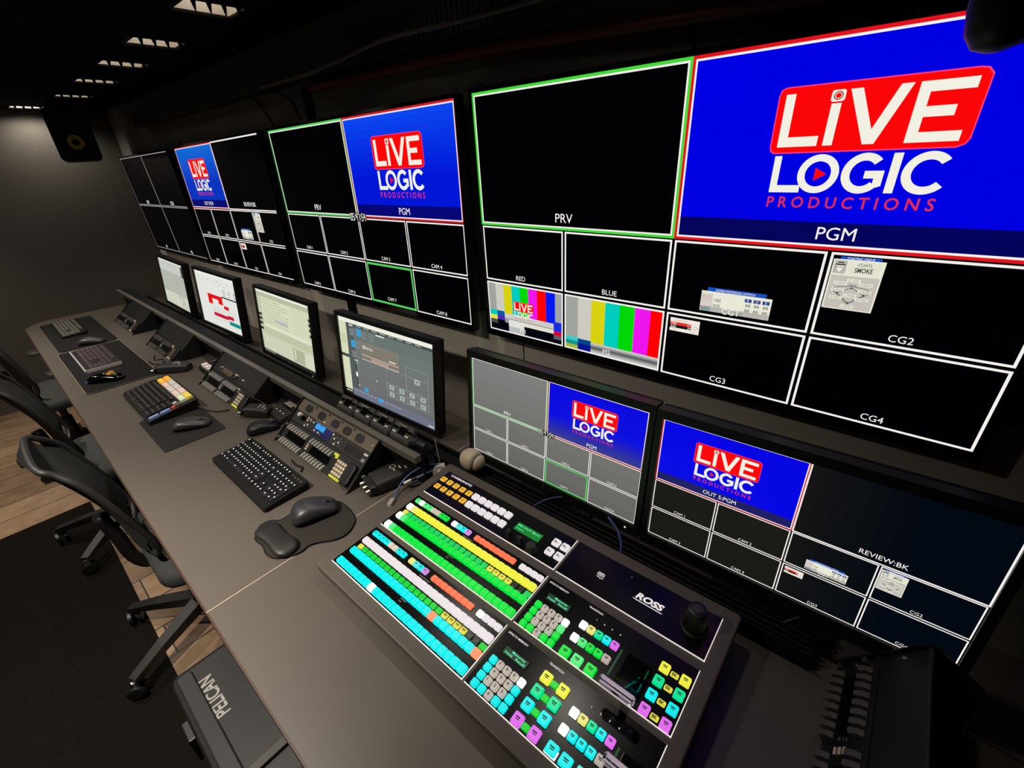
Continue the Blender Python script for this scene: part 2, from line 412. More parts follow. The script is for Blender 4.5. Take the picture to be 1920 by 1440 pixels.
def lineup_card(S, x0, y0, x1, y1):
    sx, sy = (x1-x0)/128, (y1-y0)/150
    X = lambda u: x0+u*sx
    Y = lambda v: y0+v*sy
    S.rect(X(16), Y(-8), X(116), Y(2), BLUEB, 3); S.text('STARTING LINEUP', X(66), Y(-3), 8*sy, WH, 4, 66*sx)
    S.rect(x0, y0, x1, y1, CREAM, 3.1); S.rect(X(4), Y(47), X(124), Y(147), LGREY, 3.4); S.rect(X(4), Y(4), X(36), Y(42), GREYB, 3.4)
    S.rect(X(41), Y(4), X(120), Y(42), scr(226,226,206), 3.4)
    S.shape([(X(10),Y(16)),(X(30),Y(16)),(X(28),Y(28)),(X(20),Y(38)),(X(12),Y(28))], WH, 4); S.rect(X(8), Y(14), X(32), Y(18), INK, 4.5); S.text('SPORT', X(20), Y(24), 7*sy, INK, 5, 20*sx); S.rect(X(12), Y(8), X(28), Y(11), INK, 4)
    S.text('ATLANTA', X(80), Y(13), 9*sy, INK, 4, 34*sx); S.text('SMOKE', X(80), Y(29), 14*sy, INK, 4, 44*sx, .02)
    dk = scr(90, 86, 80)
    def ln(a, b, t=.9):
        (ax, ay), (bx, by) = a, b; d = math.hypot(bx-ax, by-ay); nx, ny = -(by-ay)/d*t, (bx-ax)/d*t
        S.shape([(X(ax+nx),Y(ay+ny)),(X(bx+nx),Y(by+ny)),(X(bx-nx),Y(by-ny)),(X(ax-nx),Y(ay-ny))], dk, 4)
    ln((64,132),(12,88)); ln((64,132),(116,88)); ln((12,88),(35,80)); ln((35,80),(64,77)); ln((64,77),(93,80)); ln((93,80),(116,88))
    ln((64,128),(30,100)); ln((64,128),(98,100)); ln((30,100),(64,82)); ln((98,100),(64,82)); ln((54,74),(74,74))
    for u, v in ((64,82),(30,100),(98,100),(64,127)): S.shape([(X(u-3),Y(v)),(X(u),Y(v-3)),(X(u+3),Y(v)),(X(u),Y(v+3))], scr(30,30,30), 4.4)
    for u, v, t in ((64,60,'CF  CODY'),(32,70,'LF  WRIGHT'),(96,70,'RF  ESPINOZA'),(30,90,'SS  SOLARI'),(98,90,'2B  BULSON'),(64,105,'P  STEVENS'),(30,114,'3B  WELCH'),(96,114,'1B  SCHOLS'),(64,138,'C  MCVEY')):
        S.rect(X(u-17), Y(v-4.5), X(u+17), Y(v+4.5), CREAM, 4.6); S.text(t, X(u), Y(v), 5*sy, INK, 5, 26*sx)
def bug_card(S, x0, y0, x1, y1):
    sx, sy = (x1-x0)/112, (y1-y0)/52
    X = lambda u: x0+u*sx
    Y = lambda v: y0+v*sy
    S.rect(x0, y0, x1, y1, scr(238,232,222), 3); S.rect(x0, Y(16), X(82), Y(28), scr(225,50,45), 3.5); S.rect(x0, Y(28), X(82), Y(39), scr(20,18,22), 3.5)
    S.text('VIBE', X(14), Y(22), 8*sy, WH, 4); S.text('RISE', X(14), Y(34), 8*sy, WH, 4); S.text('17', X(74), Y(22), 9*sy, WH, 4); S.text('39', X(74), Y(34), 9*sy, WH, 4)
    S.text('WOMENS PRO', X(40), Y(9), 5*sy, scr(190,150,150), 4, 60*sx); S.text('0-0', X(20), Y(46), 7*sy, GREYB, 4); S.text('TOP 1ST', X(94), Y(46), 6*sy, GREYB, 4, 28*sx); S.ring(X(98), Y(28), 8*sx, 8*sy, 6*sx, 6*sy, GREYB, 4)

TW = 1.2085; TH = TW*9/16
def sheet_tv1():
    S = Sheet(1920, 1080, TW, TH, K)
    program(S, 960, 'PGM'); bigwin(S, 0, 'PRV', GR); bigwin(S, 960, None, RD)
    for k, n in enumerate(('RED', 'BLUE', 'CG1', 'CG2')): win(S, k*480, 540, k*480+480, 810, n)
    bars(S, 7, 817, 473, 1073, True); bars(S, 487, 817, 953, 1073)
    for k, n in enumerate(('M1', 'M2', 'CG3', 'CG4')): win(S, k*480, 810, k*480+480, 1080, n)
    score_card(S, 1085, 712, 1317, 786); lineup_card(S, 1455, 563, 1581, 713); bug_card(S, 982, 833, 1095, 886)
    return S
DIG = {'0':'abcdef','1':'bc','2':'abged','3':'abgcd','4':'fgbc','5':'afgcd','6':'afgedc','7':'abc','8':'abcdefg','9':'abcdfg'}
def clock(S, cx, cy, h=44, t=5):
    w_ = h*.5; x = cx-3.9*w_
    S.rect(cx-4.2*w_, cy-h*.6, cx+4.2*w_, cy+h*.6, K, 9)
    for ch in '05:47:54':
        if ch == ':':
            for d in (-.2, .2): S.rect(x, cy+d*h-3, x+5, cy+d*h+3, WH, 10)
            x += .5*w_; continue
        a, b = x, x+w_*.85; T, B, Mi = cy-h/2, cy+h/2, cy
        for s_ in DIG[ch]:
            r = {'a':(a,T,b,T+t),'g':(a,Mi-t/2,b,Mi+t/2),'d':(a,B-t,b,B),'f':(a,T,a+t,Mi),'b':(b-t,T,b,Mi),'e':(a,Mi,a+t,B),'c':(b-t,Mi,b,B)}[s_]
            S.rect(*r, WH, 10)
        x += 1.15*w_
def sheet_cams(w_, h_, base, blue, band, fill=None, top=None):
    S = Sheet(1920, 1080, w_, h_, base)
    program(S, 960, 'PGM', blue, band, top, 36); bigwin(S, 0, 'PRV', scr(85, 205, 95)); bigwin(S, 960, None, scr(200, 30, 45))
    for k in range(8):
        x, y = (k % 4)*480, 540+270*(k//4)
        if k != 6: win(S, x, y, x+480, y+270, 'CAM %d' % (k+1))
    S.border(965, 815, 1435, 1075, 13, scr(85, 205, 95), 6); S.text('CAM 7', 1190, 1037, 22, WH, 8)
    clock(S, 960, 540)
    return S
def sheet_review(w_, h_, base, blue, band, top=None, right=None):
    S = Sheet(1920, 1080, w_, h_, base)
    if right:
        for k in range(12): S.rect(960+k*80, 0, 1040+k*80, 1080, scr(*[int(right[0][i]+(right[1][i]-right[0][i])*min(1, k/7)) for i in range(3)]), .4)
    program(S, 0, 'OUT 5:PGM', blue, band, top, 32); bigwin(S, 0, None, scr(205, 30, 50), t=7); S.border(960, 0, 1920, 540, 9, WH, 6); S.text('REVIEW:BK', 1440, 492, 34, WH, 8)
    names = (('CAM 1', 'CAM 2', 'CG1', 'CG2'), ('CAM 3', 'CAM 4', 'CG3', 'CG4'))
    for r in range(2):
        for k in range(4): win(S, k*480, 540+270*r, k*480+480, 810+270*r, names[r][k])
    score_card(S, 1085, 712, 1317, 786); lineup_card(S, 1455, 563, 1581, 713); bug_card(S, 982, 833, 1095, 886)
    return S
def sheet_quad(w_, h_):
    S = Sheet(1920, 1080, w_, h_, K)
    g = scr(150, 148, 145)
    for k, n in enumerate(('RED', 'BLUE', 'M1', 'M2')):
        x, y = (k % 2)*960, (k//2)*540
        win(S, x, y, x+960, y+540, n, edge=g, t=8, th=36, g=3)
    return S

def television(label, x, z, tilt, roll, S):
    t = thing('television', label, 'television', (x, 0, z), (tilt, roll, 0), 'wall screens above the desk')
    b = MB(); e = .011
    b.box(-TW/2-e, -.004, TH/2, TW/2+e, .02, TH/2+e, BLKG); b.box(-TW/2-e, -.004, -TH/2-.018, TW/2+e, .02, -TH/2, BLKG)
    b.box(-TW/2-e, -.004, -TH/2, -TW/2, .02, TH/2, BLKG); b.box(TW/2, -.004, -TH/2, TW/2+e, .02, TH/2, BLKG)
    b.build('bezel', t)
    h = MB(); h.box(-TW/2-.009, .003, -TH/2-.016, TW/2+.009, .026, TH/2+.009, BLK); h.box(-.38, .026, -.26, .38, .04, .2, BLK); h.build('rear_housing', t)
    m = MB(); m.box(-.24, .04, -.2, -.2, YW-.014, .2, METB); m.box(.2, .04, -.2, .24, YW-.014, .2, METB); m.box(-.3, .0452, -.06, .3, YW-.0145, -.02, METB); m.build('wall_bracket', t)
    S.build('screen', t)
    MB().box(TW/2-.07, -.0046, -TH/2-.012, TW/2-.02, -.004, -TH/2-.007, DGREY).build('badge', t)
    return t
television('large wall screen nearest the camera, showing PRV, PGM and colour bars', .6053, 1.4596, .0158, .0039, sheet_tv1())
television('large wall screen with eight camera tiles and a clock, left of the colour bar screen', -.6808, 1.4575, -.0166, -.0043, sheet_cams(TW, TH, scr(1, 1, 3), (0, 22, 215), (6, 6, 120), top=(10, 70, 240)))
television('large wall screen showing REVIEW:BK and a blue logo tile at its left', -1.9972, 1.45, -.0116, -.0085, sheet_review(TW, TH, K, (0, 50, 190), (4, 8, 110), top=(10, 105, 215)))
television('farthest wall screen, dark and split into four empty tiles', -3.3153, 1.4371, .0388, -.0047, sheet_quad(TW, TH))

# ------------------------------------------------------------------ desk
DZ = .75
desk = thing('control_desk', 'long grey laminate control desk with brown edge running along the screen wall', 'desk', (-.9, -.6, 0))
dl = lambda x, y, z: (x+.9, y+.6, z)
SEAMS = [-3.56, -1.752, .017, 1.78]
for k in range(3):
    a, b = SEAMS[k]+.0012, SEAMS[k+1]-.0012
    m = MB(); m.M = Matrix.Translation((.9, .6, 0))
    if k == 0: poly = [(a+.16, -1.0), (b, -1.0), (b, -.05), (a, -.05), (a, -.86), (a+.05, -.95)]
    else: poly = [(a, -1.0), (b, -1.0), (b, -.05), (a, -.05)]
    m.prism(poly, DZ-.03, DZ, DESKM); m.build('worktop', desk)
    e = MB(); e.M = m.M
    if k == 0: e.prism([(a+.16, -1.004), (b, -1.004), (b, -1.0), (a+.16, -1.0)], DZ-.03, DZ-.001, EDGE)
    else: e.box(a, -1.004, DZ-.03, b, -1.0, DZ-.001, EDGE)
    e.build('edge_band', desk)
    s = MB(); s.M = m.M; s.box(b, -1.003, DZ-.006, b+.0024, -.05, DZ-.0004, mat('pale_joint', (190, 170, 145), .6)); s.build('joint_strip', desk) if k < 2 else None
for x in (-3.4, -1.75, .03, 1.7):
    m = MB(); m.M = Matrix.Translation((.9, .6, 0)); m.box(x-.02, -.62, 0, x+.02, -.14, DZ-.031, METB); m.build('leg_panel', desk)
m = MB(); m.M = Matrix.Translation((.9, .6, 0)); m.box(-3.5, -.16, .25, 1.75, -.14, DZ-.031, METB); m.build('modesty_panel', desk)

rug = MB(); rug.rbox(-2.15, -2.4, .001, 2.6, -1.13, .009, .01, RUGM); tag(rug.build('rug'), 'flat dark rug on the wood floor behind the chairs', 'rug')
rail = thing('cable_channel', 'low black ribbed cable channel in front of the monitors along the back of the desk', 'cable channel', (-.9, -.29, DZ))
m = MB(); m.box(-2.6, -.028, .0005, 1.98, .026, .03, BLKM); m.box(-2.6, .018, .03, 1.98, .026, .048, BLKM); m.box(-2.6, -.028, .03, 1.98, -.022, .04, BLKM); m.build('trough', rail)
for k in range(3):
    m = MB(); m.box(1.15, -.014+k*.011, .03, 1.98, -.009+k*.011, .037+.004*k, BLK); m.build('ridge', rail)

# black shelf over the racks
SHZ = .870
sh = thing('shelf', 'narrow black shelf running over the sloping racks', 'shelf', (-1.7, -.370, SHZ))
MB().box(-1.85, -.040, -.018, 1.78, .018, -.001, mat('shelf_black', (12, 12, 12), .7, 0, .2)).build('board', sh)
MB().box(-1.85, -.062, -.020, 1.78, -.040, .001, mat('shelf_lip', (104, 101, 93), .4)).build('front_lip', sh)
MB().box(-1.85, -.034, -(SHZ-DZ)+.0006, 1.78, -.030, -.018, BLKM).build('front_board', sh)
for x in (-1.83, -.35, 1.76):
    m = MB(); m.box(x-.01, -.01, -(SHZ-DZ)+.0005, x+.01, .015, -.018, METB); m.build('support', sh)

# ------------------------------------------------------------------ desk monitors
def monitor(label, x, y, z, yaw, tilt, roll, S, w_, h_, arm=False, bez=(.014, .014, .02), badge=True, led=None):
    t = thing('computer_monitor', label, 'monitor', (x, y, z), (tilt, roll, yaw), 'monitors on the desk')
    bx, bt, bb = bez
    b = MB()
    for q in ((-w_/2-bx, h_/2, w_/2+bx, h_/2+bt), (-w_/2-bx, -h_/2-bb, w_/2+bx, -h_/2), (-w_/2-bx, -h_/2, -w_/2, h_/2), (w_/2, -h_/2, w_/2+bx, h_/2)):
        b.box(q[0], -.006, q[1], q[2], .02, q[3], BLK)
    b.build('bezel', t)
    h = MB(); h.box(-w_/2-bx+.002, .012, -h_/2-bb+.002, w_/2+bx-.002, .034, h_/2+bt-.002, BLKM)
    h.loft([[(-w_/2+.05, .034, -h_/2+.04), (w_/2-.05, .034, -h_/2+.04), (w_/2-.05, .034, h_/2-.03), (-w_/2+.05, .034, h_/2-.03)],
            [(-w_/2+.1, .055, -h_/2+.08), (w_/2-.1, .055, -h_/2+.08), (w_/2-.1, .055, h_/2-.08), (-w_/2+.1, .055, h_/2-.08)]], BLKM)
    h.build('rear_housing', t)
    S.build('screen', t)
    if badge:
        q = MB(); q.lathe([(.006, 0), (.006, .0015)], DGREY, 16, axis='y', o=(0, -.0075, -h_/2-bb*.5)); q.build('badge', t)
    if led:
        q = MB(); q.lathe([(.0022, 0), (.0022, .001)], mat('led_white', (60,60,60), .4, emit=(240,240,240), es=1.0), 10, axis='y', o=(led, -.0072, -h_/2-bb*.5)); q.build('power_light', t)
    # stand in the monitor's own frame, reaching the desk
    Mi = Matrix.LocRotScale(Vector((x, y, z)), Euler((tilt, roll, yaw)), None).inverted()
    s = MB(); s.M = Mi
    if arm:
        p = [(x-.02, y+.055, z), (x-.05, y+.085, z-.03), (x-.22, y+.1, z-.05), (x-.24, y+.1, z-.12), (x-.24, y+.1, DZ+.012)]
        p = [(x, y+.05, z-.02), (x-.02, y+.08, z-.03), (x-.2, y+.09, z-.04), (x-.275, y+.07, z-.075), (x-.30, y+.05, DZ+.02)]
        s.tube(spline(p, 6), .017, BLK, 10); s.build('monitor_arm', t, smooth=True)
        s = MB(); s.M = Mi; s.lathe([(.045, DZ+.0005), (.045, DZ+.014), (.03, DZ+.02)], BLK, 20, o=(x-.30, y+.05, 0)); s.build('arm_base', t)
    else:
        s.box(x-.04, y+.04, DZ+.012, x+.04, y+.062, z+.02, BLK); s.build('stand_neck', t)
        s = MB(); s.M = Mi; s.rbox(x-.12, y-.0, DZ+.0005, x+.12, y+.085, DZ+.013, .03, BLK, .003); s.build('stand_base', t)
    return t

def sheet_plain(w_, h_, base, W=1920, H=1200): return Sheet(W, H, w_, h_, base)
def sheet_config():                      # grey routing software
    g = scr(112, 120, 118); S = sheet_plain(.5184, .324, g)
    for k in range(6): S.rect(0, 70+k*190, 1920, 70+(k+1)*190, scr(*[(104,116,112),(110,118,114),(112,118,116),(112,116,114),(112,114,114),(108,108,110)][k]), .5)
    S.rect(0, 0, 1920, 68, scr(238, 240, 226), 2)
    S.rect(0, 68, 170, 1130, scr(214, 220, 186), 2); S.rect(0, 560, 170, 610, scr(70, 76, 70), 3); S.rect(20, 250, 130, 400, scr(200, 206, 172), 3)
    S.rect(170, 68, 1920, 110, scr(70, 80, 78), 2)
    for k in range(9): S.rect(230+k*170, 78, 340+k*170, 92, scr(170, 178, 172), 3)
    S.rect(170, 110, 330, 1080, scr(84, 92, 92), 1)
    cy = scr(50, 165, 222); tile = scr(124, 128, 130)
    for u, v, m_ in ((290,190,tile),(450,170,cy),(560,190,tile),(720,190,tile),(300,360,cy),(400,360,tile),(300,520,tile)):
        S.rect(u-48, v-46, u+48, v+56, m_, 3); S.rect(u-14, v-6, u+14, v+10, scr(80,90,96), 4)
    S.rect(240, 95, 320, 108, WH, 4); S.rect(820, 120, 990, 136, WH, 4); S.rect(290, 610, 370, 622, WH, 4)
    S.rect(300, 640, 330, 1010, scr(66,72,72), 3); S.rect(296, 800, 336, 870, WH, 4)
    for v in (650, 1000): S.ring(345, v, 14, 14, .5, .5, scr(190,196,192), 4)
    S.rect(470, 300, 1250, 560, scr(128, 122, 110), 5); S.border(470, 300, 1250, 560, 6, scr(150,146,136), 6)
    S.ring(540, 365, 26, 26, 14, 14, WH, 7); S.text('VERTEX', 650, 370, 34, WH, 7); S.rect(1060, 440, 1200, 454, WH, 7)
    S.rect(480, 480, 1250, 490, scr(226,196,170), 7); S.rect(480, 545, 1250, 556, scr(205,190,176), 7); S.rect(690, 505, 1050, 535, scr(188,160,140), 7)
    ln = scr(150, 164, 158); tn = scr(168, 178, 172)
    S.border(980, 560, 1800, 980, 5, ln, 3)
    S.rect(1385, 430, 1391, 780, ln, 3); S.rect(1385, 430, 1800, 435, ln, 3); S.rect(1795, 430, 1800, 780, ln, 3); S.rect(980, 775, 1800, 781, ln, 3); S.rect(980, 880, 1800, 885, ln, 3)
    for u in (1180, 1385, 1592): S.rect(u, 775, u+5, 980, ln, 3)
    for u in (1080, 1285, 1488, 1695):
        for v in (828, 932): S.rect(u-52, v-34, u+52, v+34, tn, 4); S.rect(u-18, v-12, u+18, v+12, scr(120,130,126), 5)
    S.rect(1545, 560, 1650, 640, tn, 4); S.rect(1580, 585, 1616, 615, scr(120,130,126), 5)
    S.shape([(760,800),(784,825),(768,828),(762,842)], WH, 5)
    S.rect(460, 1010, 550, 1068, cy, 3); S.rect(200, 1075, 1920, 1200, scr(110, 116, 132), 2.5); S.rect(760, 1080, 860, 1142, cy, 4)
    for k in range(12): S.rect(230+k*88, 1098, 285+k*88, 1112, scr(160,168,190), 5) if k != 6 else None
    S.rect(0, 1130, 170, 1200, scr(30, 32, 30), 3)
    for k in range(5): S.rect(20+k*28, 1150, 36+k*28, 1172, WH, 4)
    S.rect(1780, 1165, 1880, 1180, WH, 5)
    return S
def sheet_list():                        # pale list software
    S = sheet_plain(.5184, .324, scr(196, 200, 174))
    S.rect(0, 0, 1920, 48, scr(236, 240, 222), 2); S.rect(0, 48, 1920, 130, scr(184, 188, 160), 2)
    S.rect(160, 130, 1860, 640, scr(214, 220, 188), 2)
    for k in range(9): S.rect(200, 170+k*52, 1150 if k % 3 else 900, 180+k*52, scr(160, 166, 136), 3)
    for k in range(9): S.rect(1230, 150+k*54, 1850, 156+k*54, scr(176, 180, 150), 3)
    for k in range(7): S.rect(1230+k*95, 150, 1236+k*95, 640, scr(184, 188, 160), 3)
    S.rect(620, 470, 1100, 540, scr(186, 186, 184), 3.5)
    S.rect(160, 640, 1860, 690, scr(222, 226, 204), 3); S.rect(160, 690, 1920, 960, scr(190, 196, 166), 2.5)
    for v in (520, 600, 690, 790): S.rect(0, v-70, 110, v-18, scr(60, 64, 52), 3)
    for v in (520, 600, 690, 790): S.rect(1830, v-290, 1920, v-235, scr(60, 64, 52), 4)
    S.rect(0, 830, 1920, 1150, scr(204, 208, 180), 2.6); S.rect(150, 880, 250, 980, scr(216, 220, 192), 3)
    S.rect(1170, 880, 1560, 1130, scr(176, 180, 152), 3); S.rect(1220, 900, 1260, 1080, scr(222, 226, 204), 4); S.rect(1600, 880, 1900, 1130, scr(212, 216, 190), 3)
    S.rect(0, 1150, 1920, 1200, scr(40, 42, 36), 3)
    for k in range(9): S.rect(40+k*46, 1165, 66+k*46, 1185, scr(190,196,180), 4)
    return S
def sheet_rundown():                     # white page with red blocks
    S = sheet_plain(.482, .301, scr(226, 228, 222))
    S.rect(0, 0, 1920, 60, scr(236, 238, 228), 2)
    for k in range(10): S.rect(160+k*150, 130+(k % 3)*40, 240+k*150, 148+(k % 3)*40, scr(186, 188, 180), 3)
    for u in (1280, 1520, 1760):
        for v in (300, 350, 400): S.rect(u, v, u+110, v+14, scr(120,120,120), 3)
    S.rect(1180, 446, 1920, 474, scr(20, 22, 26), 3)
    r = scr(228, 12, 18); r2 = scr(204, 14, 56)
    S.rect(480, 470, 1190, 560, r, 3); S.rect(480, 560, 680, 700, r, 3); S.rect(980, 560, 1190, 650, r, 3); S.rect(1220, 650, 1440, 730, scr(214,10,26), 3)
    for k in range(9): S.rect(560+(k % 2)*120, 760+k*34, 1800-(k % 3)*90, 768+k*34, scr(196, 198, 194), 3)
    S.rect(640, 880, 1330, 960, r2, 4); S.rect(1330, 850, 1600, 930, r2, 4); S.rect(1360, 975, 1860, 1060, scr(18, 138, 132), 4)
    return S
def sheet_mail():
    S = sheet_plain(.482, .301, scr(178, 182, 172))
    S.rect(0, 0, 1920, 40, scr(234, 236, 230), 2); S.rect(0, 40, 1920, 300, scr(200, 203, 195), 2); S.rect(0, 860, 1920, 1200, scr(206, 209, 190), 2)
    for k in range(5): S.rect(300+k*230, 90, 440+k*230, 108, scr(168,172,164), 3)
    S.rect(1700, 60, 1920, 330, scr(74, 78, 74), 3)
    for u, v in ((1250,900),(1480,930),(1500,1040),(1380,1090),(1600,1130)): S.ring(u, v, 46, 40, 30, 26, scr(120,122,116), 3)
    for k in range(6): S.rect(1760+(k % 2)*60, 350+k*80, 1920, 380+k*80, scr(204,206,198), 3)
    return S

GY = scr(106, 105, 101)
def sheet_grey_cams():
    S = sheet_cams(.531, .2987, GY, (10, 10, 222), (70, 70, 130))
    for k in range(10): S.rect(0, k*108, 1920, k*108+108, scr(*[int(126-k*2.6)]*2+[int(124-k*2.8)]), .4)
    for k in range(8): S.rect(963, 300+k*30, 1917, 330+k*30, scr(10+k*7, 10+k*7, 222-k*12), 2.2) if k < 8 else None
    return S
_s = sheet_grey_cams()
monitor('widescreen monitor with a washed out grey multiview and clock, behind the switcher', .4276, -.2562, .9986, .0059, -.0843, 0, _s, .531, .2987, bez=(.0135, .02, .028), led=.245)
monitor('widescreen monitor showing OUT 5:PGM and REVIEW:BK, rightmost on the desk', .9891, -.25, .9968, .0154, -.076, -.0075, sheet_review(.531, .2987, scr(26, 26, 23), (6, 6, 228), (30, 30, 100), None, ((20, 20, 20), (3, 9, 18))), .531, .2987, bez=(.0135, .02, .028), led=.245)
monitor('monitor with grey routing software, behind the nearest sloping rack', -.3470, -.2140, .9568, .0711, -.0903, .0406, sheet_config(), .5184, .324, True, (.016, .016, .018))
monitor('monitor with a pale yellow list page, behind the second rack', -1.1538, -.2126, .9545, .0153, -.1197, .0271, sheet_list(), .5184, .324, True, (.016, .016, .018), led=.23)
monitor('monitor showing a white page with red blocks', -1.869, -.2485, .9913, .0659, -.1117, .0386, sheet_rundown(), .482, .301, False, (.016, .016, .018))
monitor('farthest desk monitor with a plain pale grey page', -2.682, -.241, .9846, .0059, -.1286, .0321, sheet_mail(), .482, .301, False, (.016, .016, .018))

# ------------------------------------------------------------------ wall fittings
duct = thing('cable_duct', 'slotted grey cable duct along the top of the screen wall', 'cable duct', (-1.2, .02, 1.985))
m = MB(); m.box(-2.0, -.03, -.045, 2.0, .036, -.04, DGREY); m.box(-2.0, .031, -.04, 2.0, .036, .03, DGREY); m.build('back_channel', duct)
m = MB()
for k in range(200):
    x = -2.0+k*.02; m.box(x, -.03, -.04, x+.013, -.026, .03, DGREY)
m.build('slotted_front', duct)
RED = mat('dull_red_conduit', (92, 34, 26), .5)
tb = MB(); pts = [(-.90, .035, 1.915), (-.7, .035, 1.912), (0, .035, 1.90), (.5, .035, 1.872), (1.1, .035, 1.845), (1.7, .035, 1.83)]
tb.tube(spline(pts, 6), .016, RED, 10); tag(tb.build('conduit', smooth=True), 'dull red conduit sloping below the cable duct over the screens', 'conduit')
def cable(name, label, pts, r, m_, n=8, cat='cable', group=None):
    o = MB().tube(spline(pts, n), r, m_, 8).build(name, smooth=True)
    return tag(o, label, cat, group)
cable('cable', 'thin black cable hanging from the duct to the top of the nearest wall screen', [(.52, .0, 1.938), (.553, .052, 1.90), (.57, .054, 1.857), (.583, .053, 1.81), (.59, .053, 1.74)], .0035, BLKM)
cable('cable', 'thin black cable hanging behind the top of the second wall screen', [(-1.45, .0, 1.945), (-1.415, .04, 1.93), (-1.372, .045, 1.887), (-1.31, .05, 1.815), (-1.29, .05, 1.74)], .0035, BLKM)
cable('cable', 'black cable looping beside the black post above the second wall screen', [(-1.24, .0, 1.938), (-1.183, .03, 1.934), (-1.084, .035, 1.899), (-1.03, .02, 1.87), (-1.015, .02, 1.835), (-1.01, .03, 1.82)], .005, BLKM)
cable('cable', 'pale grey cable bundle lying along the duct', [(-1.2, -.02, 1.945), (-.8, -.034, 1.94), (-.55, -.038, 1.95), (-.3, -.036, 1.965), (.1, -.04, 1.95), (.7, -.04, 1.94)], .006, mat('pale_cable', (84, 78, 70), .5))
post = MB(); post.box(-1.0, YW-.012, .0, -.94, YW-.0005, 1.93, BLKM); tag(post.build('mounting_post'), 'black upright post on the wall behind the second screen', 'post')
for x, lb in ((-.03, 'small grey metal hook between the two nearest wall screens'), (-2.64, 'small pale grey bracket above the gap between the far wall screens')):
    h = thing('wall_hook', lb, 'hook', (x, .045, 1.80))
    MB().box(-.022, 0, -.03, .022, .0145, .03, MGREY).build('plate', h); MB().box(-.018, -.03, -.005, .018, 0, .0, MGREY).build('tongue', h)

# ------------------------------------------------------------------ speakers
CONE = mat('yellow_cone', (196, 160, 62), .5)
def speaker(label, loc, rot, w_=.29, h_=.36, d=.27):
    t = thing('loudspeaker', label, 'loudspeaker', loc, rot)       # front face looks along local -y
    b = MB(); b.M = Matrix.Rotation(PI/2, 4, 'X')
    b.rbox(-w_/2, -h_/2, 0, w_/2, h_/2, d, .035, BLK, .012); o = b.build('cabinet', t, loc=(0, d, 0)); o.location = (0, d, 0)
    cz = -.045
    q = MB(); q.lathe([(.060, -.003), (.060, .0), (.047, .0), (.047, -.004)], BLKM, 32, False, False, 'y', (0, -.001, cz)); q.build('surround', t)
    q = MB(); q.lathe([(.046, -.006), (.020, -.0015), (.018, -.0015)], CONE, 32, False, True, 'y', (0, 0, cz)); q.build('woofer', t, smooth=True)
    q = MB(); q.lathe([(.021, -.0018), (.012, -.005), (.003, -.0065)], BLKM, 24, False, True, 'y', (0, 0, cz)); q.build('dust_cap', t, smooth=True)
    q = MB(); q.lathe([(.035, -.003), (.035, -.001), (.018, -.002)], BLKM, 24, False, True, 'y', (0, 0, .08)); q.lathe([(.014, -.003), (.004, -.008)], DGREY, 20, False, True, 'y', (0, 0, .08)); q.build('tweeter', t, smooth=True)
    return t
sp = speaker('black loudspeaker with a yellow cone hung in the far ceiling corner', (-3.62, -.285, 1.92), (.0, 0, 1.42), .23, .33, .26)
m = MB(); m.M = Matrix.LocRotScale(Vector((-3.62, -.285, 1.92)), Euler((0, 0, 1.42)), None).inverted()
m.box(-3.80, -.29, 2.06, -3.70, -.21, CEIL-.001, METB); m.build('ceiling_bracket', sp)

# ------------------------------------------------------------------ sloping equipment racks
PANEL = mat('rack_panel_black', (24, 24, 23), .5)
BROWNP = mat('rack_panel_brown_grey', (104, 93, 80), .5)
LEVER = mat('lever_grey', (146, 144, 138), .4)
KEYB = mat('keypad_beige', (212, 200, 174), .5)
BRASS = mat('brass_mark', (176, 150, 96), .35, .6)
YEL = lit('yellow_bar', 226, 226, 70, .75)
DISPG = mat('dark_display', (10, 12, 11), .1, 0, .5)
def lever_mesh(m_):
    b = MB(); w_ = .0052
    b.loft([[(-w_, -.012, 0), (w_, -.012, 0), (w_, .008, 0), (-w_, .008, 0)], [(-w_, -.012, .010), (w_, -.012, .010), (w_, .001, .006), (-w_, .001, .006)]], m_)
    return b.mesh('lever_key')
_lev = lever_mesh(LEVER); _levd = lever_mesh(mat('lever_dark', (78, 76, 73), .5))
def knob(mb, x, y, z, r, h, m_, seg=20):
    mb.lathe([(r, z), (r*.96, z+h*.85), (r*.8, z+h)], m_, seg, o=(x, y, 0))
def keypad_mesh(w_, d, h, m_):
    b = MB(); b.loft([[(x, y, 0) for x, y in rrect(-w_/2, -d/2, w_/2, d/2, .0012, 2)], [(x, y, h) for x, y in rrect(-w_/2+.001, -d/2+.001, w_/2-.001, d/2-.001, .0012, 2)]], m_)
    return b.mesh('keypad_key')
_kp = keypad_mesh(.0118, .0105, .005, KEYB); _kpd = keypad_mesh(.0118, .0105, .005, mat('keypad_dim', (120, 108, 84), .5))
